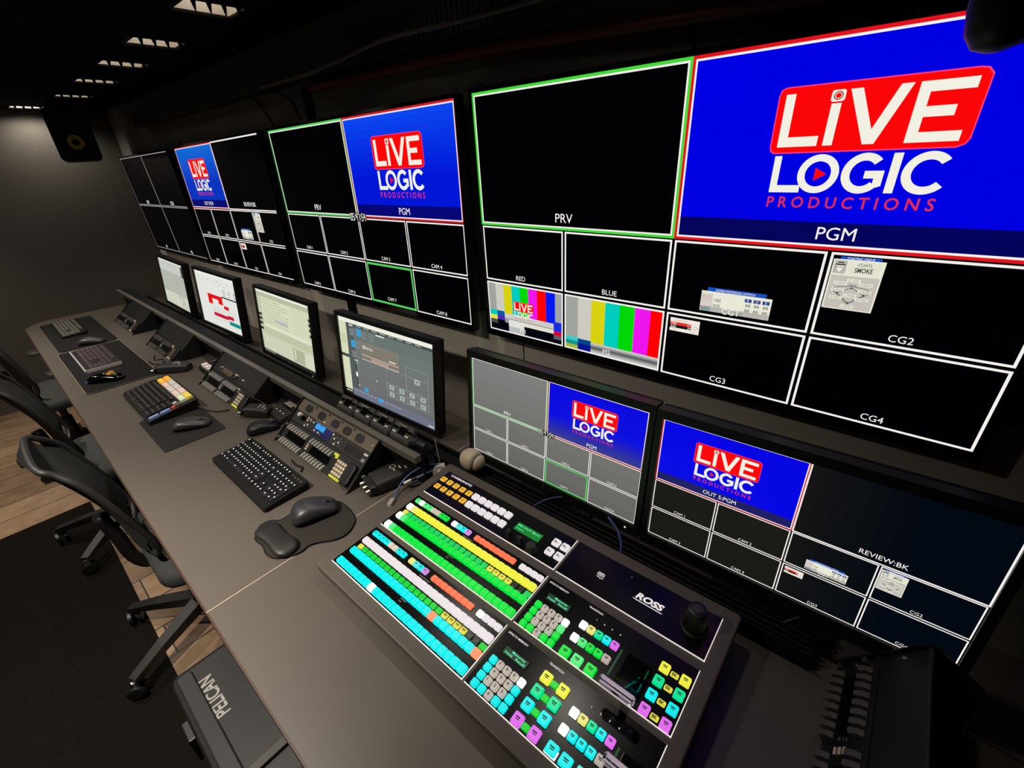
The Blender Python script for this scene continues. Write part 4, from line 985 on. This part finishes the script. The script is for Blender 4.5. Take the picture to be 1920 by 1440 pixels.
def kb2_extra(t, w_, d, hz, ang, u, ud):
    cols = [((250,196,70),(250,186,60)), ((228,196,186),(200,200,192)), ((206,208,196),(208,198,198)), ((226,206,190),(226,204,194)), ((214,232,196),(240,214,92))]
    for c in range(5):
        for r in range(2):
            mm = mat('keycap_%d_%d_%d' % cols[c][1-r], cols[c][1-r], .45, emit=cols[c][1-r], es=.12)
            y = d/2-.014-r*.0245-.003; x = -w_/2+.075+c*.069
            link('coloured_key', keycap(.066, .0235, .011, mm, None), t, (x, y, hz(y)-.001), (ang, 0, 0))
    bl = mat('keycap_pale_blue', (130, 160, 214), .45); rd_ = mat('keycap_red', (216, 92, 84), .45); wt = mat('keycap_white', (206, 208, 200), .45); gy = mat('keycap_warm_grey', (104, 98, 88), .5)
    for x, y, kw, kd, mm, nm in ((w_/2-.014, -d/2+.027, .018, .038, bl, 'pale_blue_key'), (w_/2-.014, -d/2+.068, .018, .038, bl, 'pale_blue_key'), (w_/2-.016, -d/2+.099, .018, .018, rd_, 'red_key'), (w_/2-.048, -d/2+.113, .018, .018, wt, 'white_key'), (w_/2-.024, -d/2+.121, .026, .02, gy, 'grey_pad')):
        link(nm, keycap(kw, kd, .009, mm, None), t, (x, y, hz(y)-.001), (ang, 0, 0))
keyboard('black editing keyboard with a double row of orange, white and yellow keys along its back', -1.305, -.748, .0, .415, .185, .020, .046, BLK, KEYM, LEGD, rows=ed_rows(), span=20.0, extras=kb2_extra, keyh=.009)
def mat_slab(name, label, pts, z0, z1, m_, rim=None, cat='desk mat'):
    t = MB().prism(pts, z0, z1, m_)
    if rim:
        n = len(pts); c = Vector((sum(p[0] for p in pts)/n, sum(p[1] for p in pts)/n, 0))
        for i in range(n):
            a, b = Vector((*pts[i], 0)), Vector((*pts[(i+1) % n], 0)); d = (b-a)
            if d.length < .0005: continue
            nn = Vector((d.y, -d.x, 0)).normalized()*.002
            t.add([tuple(a+Vector((0,0,z1+.0003))), tuple(b+Vector((0,0,z1+.0003))), tuple(b-nn*1.6+Vector((0,0,z1+.0003))), tuple(a-nn*1.6+Vector((0,0,z1+.0003)))], [(0, 1, 2, 3)], rim)
    return tag(t.build(name), label, cat)
MATB = mat('mat_black_cloth', (22, 21, 20), .9, 0, .2, noise=(150, .2)); MATG = mat('mat_dark_grey', (36, 35, 33), .85, 0, .2); STITCH = mat('mat_stitching', (118, 106, 90), .8)
mat_slab('desk_mat', 'black desk mat with a pale stitched edge under the silver framed keyboard', rrect(-2.53, -.945, -1.69, -.655, .03, 5), DZ+.0005, DZ+.004, MATB, STITCH)
mat_slab('desk_mat', 'black desk mat at the far end of the desk under the grey keyboard', rrect(-3.40, -.93, -2.56, -.655, .03, 5), DZ+.0005, DZ+.004, MATB)
mat_slab('mouse_mat', 'small dark mouse mat beside the editing keyboard', rrect(-1.02-.155, -.862, -1.02+.165+.03, -.655, .012, 4), DZ+.0005, DZ+.003, MATG, None, 'mouse mat')
keyboard('dark keyboard with a shiny silver frame on the stitched black mat', -2.235, -.817, .0, .455, .150, .012, .016, mat('mauve_black', (26, 20, 22), .5), KEYP, None, edge=mat('satin_silver_frame', (196, 192, 192), .35, .2), base_z=DZ+.004)
keyboard('grey keyed keyboard at the far end of the desk', -3.09, -.812, .0, .455, .125, .012, .020, BLKM, KEYG, None, base_z=DZ+.004)

def mouse(label, x, y, rz, L=.118, W_=.066, H_=.038, m_=BLK, base=0.0, glow=None, scale_hump=.0):
    t = thing('computer_mouse', label, 'computer mouse', (x, y, DZ+base+.0006), (0, 0, rz))
    b = MB(); rings = []; n = 16                              # +y is the front of the mouse
    prof = [(-.5, .12, .25), (-.49, .45, .45), (-.44, .78, .66), (-.32, .97, .92), (-.16, 1.0, 1.0), (0, .95, .95), (.18, .88, .78), (.34, .86, .6), (.44, .76, .48), (.49, .5, .36), (.5, .2, .25)]
    for f, ww, hh in prof:
        rg = []
        for k in range(n):
            a = 2*PI*k/n; ca, sa = math.cos(a), math.sin(a)
            xx = math.copysign(abs(ca)**.75, ca)*W_/2*ww; zz = (math.copysign(abs(sa)**.8, sa)*.5+.5)*H_*hh
            xx += (zz/H_)*scale_hump*-.012
            rg.append((xx, f*L, zz))
        rings.append(rg)
    b.loft(rings, m_); o = b.build('body', t, smooth=True, sub=1)
    q = MB(); q.lathe([(.0085, -.004), (.0095, 0), (.0085, .004)], DGREY if not glow else glow[0], 16, axis='x', o=(0, L*.27, H_*.60)); q.build('scroll_wheel', t, smooth=True)
    q = MB(); q.tube([(0, L*.34, H_*.63), (0, L*.42, H_*.54), (0, L*.47, H_*.45)], .0007, BLKG, 6); q.build('button_seam', t)
    if glow:
        q = MB(); q.tube(spline([(-W_*.49, -L*.3, H_*.35), (-W_*.4, -L*.49, H_*.25), (0, -L*.52, H_*.2), (W_*.42, -L*.46, H_*.25)], 5), .003, glow[1], 6); q.build('glowing_strip', t)
        q = MB(); q.box(-W_*.30, L*.1, H_*.72, W_*.2, L*.2, H_*.93, glow[2]); q.build('coloured_side_buttons', t)
    return t
GREYM = mat('mouse_graphite', (58, 56, 58), .38)
mouse('large sculpted graphite mouse on the mat with a wrist rest', -.072, -.688, -.32, .125, .08, .05, mat('mouse_dark_graphite', (44, 43, 47), .4), .0062, None, 1.0)
mouse('black mouse on the bare desk to the left of the nearest rack', -.682, -.572, -.35, .115, .068, .042, BLK)
mouse('mouse with a grey body on the small dark mouse mat', -.945, -.737, -.55, .13, .072, .04, GREYM, .003)  # one even graphite grey over the whole body
mouse('mouse on the mat at the far end of the desk', -2.59, -.775, -.5, .13, .07, .042, GREYM, .004)
mouse('black mouse with orange and purple lights on the stitched black mat', -1.815, -.845, -.62, .15, .075, .042, BLKG, .004, (lit('wheel_green', 110, 130, 50, .5), lit('purple_strip', 92, 74, 150, .6), lit('orange_buttons', 200, 130, 50, .6)))

# gel wrist rest mat
outl = [(-.141,-.827),(-.163,-.803),(-.157,-.775),(-.137,-.758),(-.139,-.705),(-.121,-.649),(-.079,-.617),(-.039,-.611),(.022,-.621),(.050,-.645),(.062,-.675),(.053,-.705),(.031,-.732),(.018,-.756),(.022,-.778),(.015,-.80),(-.004,-.826),(-.025,-.838),(-.049,-.840),(-.08,-.834),(-.115,-.837)]
wm = thing('wrist_rest_mat', 'dark mouse mat with a black gel wrist rest under the sculpted mouse', 'mouse mat', (-.08, -.73, DZ))
sp_o = [(p.x+.08, p.y+.73) for p in spline([(x, y, 0) for x, y in outl+outl[:1]], 4)[:-1]]
MB().prism(sp_o, .0005, .004, mat('wrist_mat_cloth', (44, 41, 37), .85, 0, .2)).build('mat', wm)
rim = [(x, y, .0042) for x, y in sp_o]; MB().tube(rim+rim[:1], .0016, BLKM, 6).build('rim', wm)
g = MB(); ring_n = 20; rings = []
for f, ww, hh in ((-.5, .3, .3), (-.46, .7, .75), (-.34, 1.0, .98), (-.15, .88, 1.0), (.05, .82, .98), (.2, .88, 1.0), (.36, 1.0, .95), (.46, .7, .7), (.5, .3, .25)):
    rg = []
    for k in range(ring_n):
        a = 2*PI*k/ring_n; ca, sa = math.cos(a), math.sin(a)
        rg.append((math.copysign(abs(ca)**.7, ca)*.033*ww, f*.162, (math.copysign(abs(sa)**.8, sa)*.5+.5)*.020*hh))
    rings.append(rg)
g.loft(rings, mat('gel_black', (24, 23, 22), .5)); g.build('gel_rest', wm, (.0128, -.0715, .0042), (0, 0, math.radians(92)), smooth=True, sub=1)

# ------------------------------------------------------------------ small equipment
def beltpack(label, x, y, rz, L=.155, W_=.085, H_=.042):
    t = thing('intercom_beltpack', label, 'beltpack', (x, y, DZ+.0006), (0, 0, rz), 'black beltpacks on the desk')
    b = MB()                                                    # sockets at the -y end
    prof = [(-.36, .86, .8), (-.34, .98, .96), (-.1, 1, 1), (.2, 1, 1), (.42, .92, .9), (.5, .75, .7)]
    b.loft([[(px*f[1], f[0]*L, pz*f[2]) for px, pz in rrect(-W_/2, 0, W_/2, H_, .013, 4)] for f in prof], DGREY); b.build('case', t, auto=40)
    q = MB(); q.loft([[(px*.95, -.36*L, pz) for px, pz in rrect(-W_/2, .002, W_/2, H_*.85, .012, 4)], [(px*.86, -.47*L, pz*.9+.002) for px, pz in rrect(-W_/2, .002, W_/2, H_*.85, .012, 4)]], BLK); q.build('end_cap', t)
    for k in (-1, 0, 1):
        q = MB(); q.lathe([(.0078, 0), (.0078, -.013), (.0064, -.013), (.006, -.005)], SILV, 16, False, True, 'y', (k*.025, -.465*L, H_*.42)); q.build('socket', t)
    q = MB(); q.lathe([(.007, 0), (.006, -.01)], MGREY, 14, axis='y', o=(-W_*.45, -.40*L, H_*.7)); q.build('volume_wheel', t)
    q = MB(); q.lathe([(.010, 0), (.008, 0)], WHITEP, 16, False, False, o=(-.012, .02, H_+.0004)); q.box(-.004, .035, H_, .012, .039, H_+.0005, WHITEP); q.box(.008, .05, H_, .024, .053, H_+.0005, WHITEP); q.box(.002, .015, H_, .012, .018, H_+.0005, WHITEP); q.build('printed_marks', t)
    return t
beltpack('black intercom beltpack lying between the nearest rack and the switcher', -.030, -.462, -.22)
beltpack('black intercom beltpack lying just right of the rack with the brown clip-on unit', -.825, -.530, -1.05, .12, .06)
beltpack('black intercom beltpack lying in front of the dark third rack', -1.665, -.60, -.75, .16, .07)

def module(label, x):
    t = thing('battery_beltpack', label, 'beltpack', (x, -.388, SHZ+.0016), (0, 0, 0), 'beltpacks standing on the shelf')
    b = MB(); W_ = .098
    rr = [(-.5, .55), (-.46, .9), (-.38, 1), (-.2, .94), (.2, .94), (.38, 1), (.46, .9), (.5, .55)]
    b.loft([[(f*W_, -.022*hh, 0.0) for f, hh in rr]+[(f*W_, .02*hh, 0) for f, hh in reversed(rr)], [(f*W_, -.024*hh, .012) for f, hh in rr]+[(f*W_, .02*hh, .03) for f, hh in reversed(rr)],
            [(f*W_*.96, -.020*hh, .018) for f, hh in rr]+[(f*W_*.96, .016*hh, .044) for f, hh in reversed(rr)]], mat('beltpack_grey', (62, 61, 58), .45)); b.build('case', t)
    an = math.atan2(.026, .036)
    F = Matrix.Translation((0, -.0025, .0318)) @ Matrix.Rotation(an, 4, 'X')
    q = MB(); q.M = F; q.box(-.014, -.012, .0, .014, .012, .002, BLKG); q.build('display', t)
    for sx in (-.038, -.025, .025, .038):
        q = MB(); q.M = F; q.lathe([(.0052, 0), (.0045, .004)], BLKG, 14, o=(sx, .004, 0)); q.build('push_button', t)
    q = MB(); q.M = F
    for sx in (-.031, .031): q.box(sx-.008, -.012, 0, sx+.008, -.008, .0008, WHITEP)
    q.build('printed_label', t)
    q = MB(); q.box(-.02, .005, .043, .018, .009, .0465, SILV); q.build('belt_clip', t)
for x, lb in ((-.335, 'black beltpack on the shelf below the routing software screen, farthest of the four'), (-.232, 'second of four black beltpacks on the shelf, counted from the far end'), (-.129, 'third of four black beltpacks on the shelf, counted from the far end'), (-.026, 'black beltpack on the shelf nearest the switcher')): module(lb, x)
t = thing('flashlight', 'short black cylinder lying on the end of the shelf beside the last beltpack', 'cylinder', (.05, -.388, SHZ+.0152))
MB().lathe([(.010, -.03), (.0135, -.028), (.0135, -.008), (.0115, -.006), (.0115, .026), (.009, .03)], BLK, 18, axis='x').build('body', t, auto=40)
MB().lathe([(.0139, -.022), (.0139, -.014)], DGREY, 18, axis='x').build('ring', t)
t.name = 'black_cylinder'

t = thing('button_box', 'small black box with three white square buttons between the second and third racks', 'button box', (-1.475, -.47, DZ+.0006))
b = MB(); b.loft([[(-.08, -.05, 0), (.08, -.05, 0), (.08, .05, 0), (-.08, .05, 0)], [(-.078, -.046, .022), (.078, -.046, .022), (.078, .046, .045), (-.078, .046, .045)]], BLK); b.build('case', t)
for k in range(3):
    MB().rbox(-.055+k*.045, -.038, .022, -.029+k*.045, -.012, .04, .003, mat('button_white', (226, 214, 206), .45, emit=(200, 185, 178), es=.35), .002).build('white_button', t)
    MB().box(-.05+k*.045, .0, .032, -.034+k*.045, .03, .041, MGREY).build('label_strip', t)
t = thing('switch_box', 'small dark switch box with three silver buttons left of the nearest rack', 'switch box', (-.727, -.482, DZ+.0006), (0, 0, -.05))
b = MB(); b.loft([[(-.06, -.03, 0), (.06, -.03, 0), (.06, .03, 0), (-.06, .03, 0)], [(-.058, -.026, .018), (.058, -.026, .018), (.058, .026, .03), (-.058, .026, .03)]], DGREY); b.build('case', t)
for k in range(3): MB().lathe([(.0085, .022), (.0085, .028), (.006, .029), (.005, .027)], SILV, 16, o=(-.034+k*.03, 0, 0)).build('silver_button', t)
t = MB(); t.loft([[(.036*math.cos(a)*f, .024*math.sin(a)*f, z) for a in [2*PI*k/20 for k in range(20)]] for f, z in ((.9, 0), (1, .006), (.92, .014), (.6, .021), (.1, .023))], mat('cream_plastic', (214, 200, 174), .45))
tag(t.build('receiver', None, (-.622, -.437, DZ+.0006), (0, 0, .2), smooth=True), 'cream oval receiver lying left of the nearest rack under the shelf edge', 'receiver')
t = thing('adapter', 'grey plastic adapter with a pale label behind the cream oval receiver', 'adapter', (-.735, -.428, DZ+.0006), (0, 0, .0))
MB().rbox(-.05, -.02, 0, .05, .02, .035, .006, DGREY, .003).build('case', t); MB().box(-.03, -.018, .035, .03, .006, .0356, mat('pale_label', (176, 170, 160), .6)).build('label', t); MB().box(.035, -.008, .035, .045, .012, .0358, WHITEP).build('tag', t)

t = thing('dome_camera', 'off-white ball shaped device with a dark seam behind the left corner of the switcher', 'ball device', (.178, -.300, DZ+.048+.034))
OFFW = mat('off_white_shell', (204, 186, 160), .45)
b = MB(); R_ = .034; prof = [(R_*math.sin(PI*k/16), -R_*1.15*math.cos(PI*k/16)) for k in range(0, 12)]
b.lathe([(max(r, .0005), z) for r, z in prof], OFFW, 28, True, True, 'x'); b.build('front_shell', t, smooth=True)
b = MB(); b.lathe([(R_*.80, R_*.80), (R_*.80, R_*.88)], BLK, 28, True, True, 'x'); b.build('seam', t)
b = MB(); b.lathe([(R_*.78, R_*.88), (R_*.6, R_*1.1), (R_*.3, R_*1.3)], OFFW, 28, True, True, 'x'); b.build('rear_shell', t, smooth=True)
b = MB(); b.lathe([(.018, -.0338), (.012, -.020)], BLK, 20, o=(0, 0, 0)); b.build('foot', t)
t.name = 'ball_device'
t = thing('network_socket', 'white plug with a round flange at the left rear corner of the switcher', 'plug', (.088, -.352, DZ+.0006), (0, 0, 2.4))
MB().rbox(-.016, -.014, 0, .02, .014, .046, .004, WHITEP, .003).build('body', t)
MB().lathe([(.024, -.0025), (.024, .0025)], WHITEP, 24, axis='x', o=(-.018, 0, .0395)).build('flange', t)
MB().lathe([(.008, 0), (.006, -.014)], WHITEP, 14, axis='x', o=(-.0205, 0, .042)).build('spigot', t)
MB().tube(spline([(.0, 0, .045), (-.002, .0, .08), (.0, .003, .12), (.006, .004, .145)], 5), .0014, mat('thin_white_wire', (176, 172, 164), .5), 6).build('wire', t)
t.name = 'white_plug'
BLUEC = mat('blue_cable', (78, 112, 168), .4)
t = thing('network_cable', 'thin blue network cable with a clear plug lying between the beltpack and the switcher', 'cable', (.0, -.4, DZ))
MB().tube(spline([(.082, .046, .052), (.066, .018, .062), (.046, -.02, .051), (.032, -.05, .032), (.036, -.08, .016), (.050, -.108, .007)], 7), .0024, BLUEC, 8).build('cord', t, smooth=True)
m = MB(); m.M = Matrix.Translation((.058, -.124, .0065)) @ Matrix.Rotation(.5, 4, 'Z'); m.box(-.006, -.013, -.0055, .006, .016, .0045, mat('clear_plug', (216, 206, 198), .2, 0, .5, trans=.5)); m.build('plug', t)
t = thing('patch_cable', 'thick grey blue cable with a white connector beside the beltpack', 'cable', (.03, -.37, DZ+.02))
MB().tube([(.030, -.056, .016), (.036, -.045, .018), (.046, -.022, .022), (.052, -.004, .024)], .0045, mat('grey_blue_cable', (86, 116, 148), .45), 8).build('cord', t, smooth=True)
MB().tube([(.030, -.056, .016), (.022, -.068, .013)], .0058, BLK, 10).build('boot', t); MB().tube([(.022, -.068, .013), (.010, -.088, .006)], .0048, WHITEP, 10).build('connector', t)
cable('cable', 'thin blue black cable arching behind the rear edge of the switcher', [(.43, -.325, .802), (.455, -.30, .822), (.49, -.275, .832), (.53, -.262, .828)], .0024, mat('navy_cable', (52, 66, 110), .45))
cable('cable', 'blue cable hanging below the power light of the grey multiview monitor', [(.64, -.30, .868), (.672, -.31, .85), (.69, -.325, .83), (.694, -.335, .815)], .0028, mat('mid_blue_cable', (66, 92, 160), .45))
cable('cable', 'thin black cable crossing from the brown clip-on unit towards the silver button box', [(-.99, -.535, .822), (-.93, -.535, .818), (-.86, -.515, .806), (-.76, -.50, .795), (-.71, -.49, .783)], .0024, BLK)
cable('cable', 'black curly cable on the desk behind the stitched mat', [(-2.0, -.60, .754), (-1.93, -.62, .754), (-1.9, -.59, .754), (-1.84, -.60, .754), (-1.86, -.64, .754), (-1.93, -.645, .754)], .003, BLK)
cable('cable', 'black cable trailing from the editing keyboard', [(-1.10, -.668, .765), (-1.06, -.655, .755), (-1.0, -.63, .7535), (-.97, -.59, .7535)], .003, BLK)
cable('cable', 'thin dark rod leaning on the desk left of the steep lever rack', [(.985, -.30, .7545), (1.02, -.277, .79), (1.055, -.255, .826)], .0028, DGREY, cat='rod')
cable('cable', 'black cable lying beside the T shaped stand near the backlit keyboard', [(-.40, -.60, .7535), (-.36, -.605, .7535), (-.33, -.598, .7535), (-.31, -.612, .7535)], .003, BLK)

# ------------------------------------------------------------------ chairs
def chair(label, x, y, rz, seat_z=.47, spin=0, lift=0):
    t = thing('office_chair', label, 'office chair', (x, y, .0005+lift), (0, 0, rz), 'black office chairs at the desk')   # faces +y
    for k in range(5):
        a = 2*PI*k/5 + math.radians(spin) - rz; ca, sa = math.cos(a), math.sin(a); b = MB()
        def sec(r, z, w_, h): 
            return [(ca*r - sa*s1*w_, sa*r + ca*s1*w_, z+s2*h) for s1, s2 in ((-1,-1),(1,-1),(1,1),(-1,1))]
        b.loft([sec(.03, .12, .025, .022), sec(.2, .10, .02, .016), sec(.315, .078, .016, .012)], BLK); lg = b.build('base_leg', t)
        c = MB(); px, py = ca*.315, sa*.315
        for d in (-.014, .014):
            c.M = Matrix.Translation((px, py, .031)) @ Matrix.Rotation(a+.6, 4, 'Z'); c.lathe([(.018, d-.009), (.028, d-.006), (.028, d+.006), (.018, d+.009)], BLK, 16, axis='x')
        c.M = Matrix(); c.lathe([(.009, .05), (.009, .075)], SILV, 10, o=(px, py, 0)); c.build('caster', t)
    b = MB(); b.lathe([(.042, .09), (.042, .14), (.03, .15), (.03, .28), (.02, .285), (.02, seat_z-.06)], BLK, 20); b.build('gas_column', t)
    b = MB(); b.box(-.11, -.06, seat_z-.075, .11, .2, seat_z-.047, METB); b.build('mechanism', t)
    b = MB(); b.rbox(-.245, -.10, seat_z-.045, .245, .38, seat_z+.02, .07, FABRIC, .022, 5, .015); b.build('seat', t, auto=50)
    # curved back: frame tube and mesh panel
    def bp(u, v):                                               # u -1..1 across, v 0..1 up
        wv = .165+.03*math.sin(PI*min(v*1.1, 1)); yy = -.10 - .13*v + .03*math.sin(PI*v) + .045*u*u
        return (u*wv, yy, seat_z+.06+.42*v)
    fr = []
    corner = [(-.75, 0), (.75, 0), (.95, .05), (1, .2), (1, .75), (.93, .93), (.7, 1), (-.7, 1), (-.93, .93), (-1, .75), (-1, .2), (-.95, .05)]
    fr = [bp(u, v) for u, v in corner]
    b = MB(); b.tube(spline(fr+fr[:1], 5), .0095, DGREY, 8); b.build('back_frame', t, smooth=True)
    b = MB(); nu, nv = 10, 10; V = []; 
    for j in range(nv+1):
        for i in range(nu+1):
            u = -1+2*i/nu; v = j/nv; uu = u*(1 if .1 < v < .9 else .8); V.append(bp(uu*.98, .01+.98*v))
    F = [(j*(nu+1)+i, j*(nu+1)+i+1, (j+1)*(nu+1)+i+1, (j+1)*(nu+1)+i) for j in range(nv) for i in range(nu)]
    k0 = len(V); V2 = V+[(p[0], p[1]-.006, p[2]) for p in V]; F2 = F+[tuple(k0+q for q in reversed(f)) for f in F]
    b.add(V2, F2, FABRIC); b.build('back_mesh', t, smooth=True)
    b = MB(); b.tube(spline([(0, -.0, seat_z-.06), (0, -.09, seat_z-.055), (0, -.125, seat_z+.0), (0, -.135, seat_z+.1), (0, -.15, seat_z+.2)], 5), .02, BLK, 8); b.build('back_post', t, smooth=True)
    for sx in (-1, 1):
        b = MB(); b.tube(spline([(sx*.2, .12, seat_z-.05), (sx*.275, .11, seat_z-.02), (sx*.29, .10, seat_z+.1), (sx*.29, .10, seat_z+.185)], 5), .017, BLK, 8); ar = b.build('armrest_post', t, smooth=True)
        b = MB(); b.rbox(sx*.29-.042, -.0, seat_z+.182, sx*.29+.042, .24, seat_z+.207, .03, mat('armrest_pad', (44, 43, 41), .55), .008); b.build('armrest_pad', t, auto=50)
    return t
chair('black mesh office chair nearest the camera, tucked under the front of the desk', -.765, -.945, 0, .45, -65, .0095)
chair('black mesh office chair in the middle of the row along the desk', -1.70, -1.0, 0, .45, -46, .0095)
chair('black office chair at the far left, by the far end of the desk', -2.85, -1.04, .05, .45, 30)

# ------------------------------------------------------------------ hard case under the desk
t = thing('hard_case', 'black hard case lettered PELICAN on the floor under the front of the desk', 'case', (-.02, -.985, .0096))
CASE = mat('case_black', (22, 21, 20), .55, noise=(120, .15))
ZT = .34
MB().rbox(-.26, -.15, 0, .26, .20, .20, .03, CASE, .006, 4, .01).build('base', t)
MB().rbox(-.26, -.15, .204, .26, .20, ZT, .03, CASE, .02, 4, .004).build('lid', t)
MB().rbox(-.268, -.158, .192, .268, .208, .214, .034, CASE, .003, 4, .003).build('rim', t)
for y in (-.115, .165):
    MB().rbox(-.235, y-.02, ZT-.003, .235, y+.02, ZT+.006, .01, CASE, .004).build('lid_rib', t)
for x in (-.14, .14):
    MB().rbox(x-.035, -.172, .155, x+.035, -.150, .25, .006, BLK, .004).build('latch', t)
q = MB(); q.tube(spline([(.268, -.08, .15), (.305, -.075, .15), (.31, .02, .15), (.305, .115, .15), (.268, .12, .15)], 5), .012, BLK, 8); q.build('handle', t, smooth=True)
MB().rbox(.15, -.13, ZT-.002, .175, .18, ZT+.012, .006, mat('case_edge_grey', (52, 50, 48), .5), .003).build('lid_bar', t)
q = MB(); decal(q, 'PELICAN', .0, .0, .036, mat('case_lettering', (150, 147, 142), .6), 0, .150, .02); q.build('lettering', t, (-.03, -.062, ZT+.0006), (0, 0, PI))

# ------------------------------------------------------------------ fitting in the top right corner
t = thing('ceiling_fitting', 'black rounded fitting hanging down at the top right corner of the picture', 'fitting', (1.03, -.35, CEIL))
MB().lathe([(.030, -.0005), (.030, -.34), (.029, -.365), (.025, -.385), (.017, -.397), (.006, -.401)], mat('fitting_black', (14, 12, 12), .45), 32).build('body', t, auto=50)
for k in range(2):
    m = MB(); m.loft([[(.006+k*.028, -.02, -.398-k*.016), (.032+k*.028, -.02, -.392-k*.014), (.034+k*.028, -.02, -.375-k*.012), (.0+k*.028, -.02, -.372)], [(.006+k*.028, .02, -.398-k*.016), (.032+k*.028, .02, -.392-k*.014), (.034+k*.028, .02, -.375-k*.012), (.0+k*.028, .02, -.372)]], BLKM); m.build('clip', t)
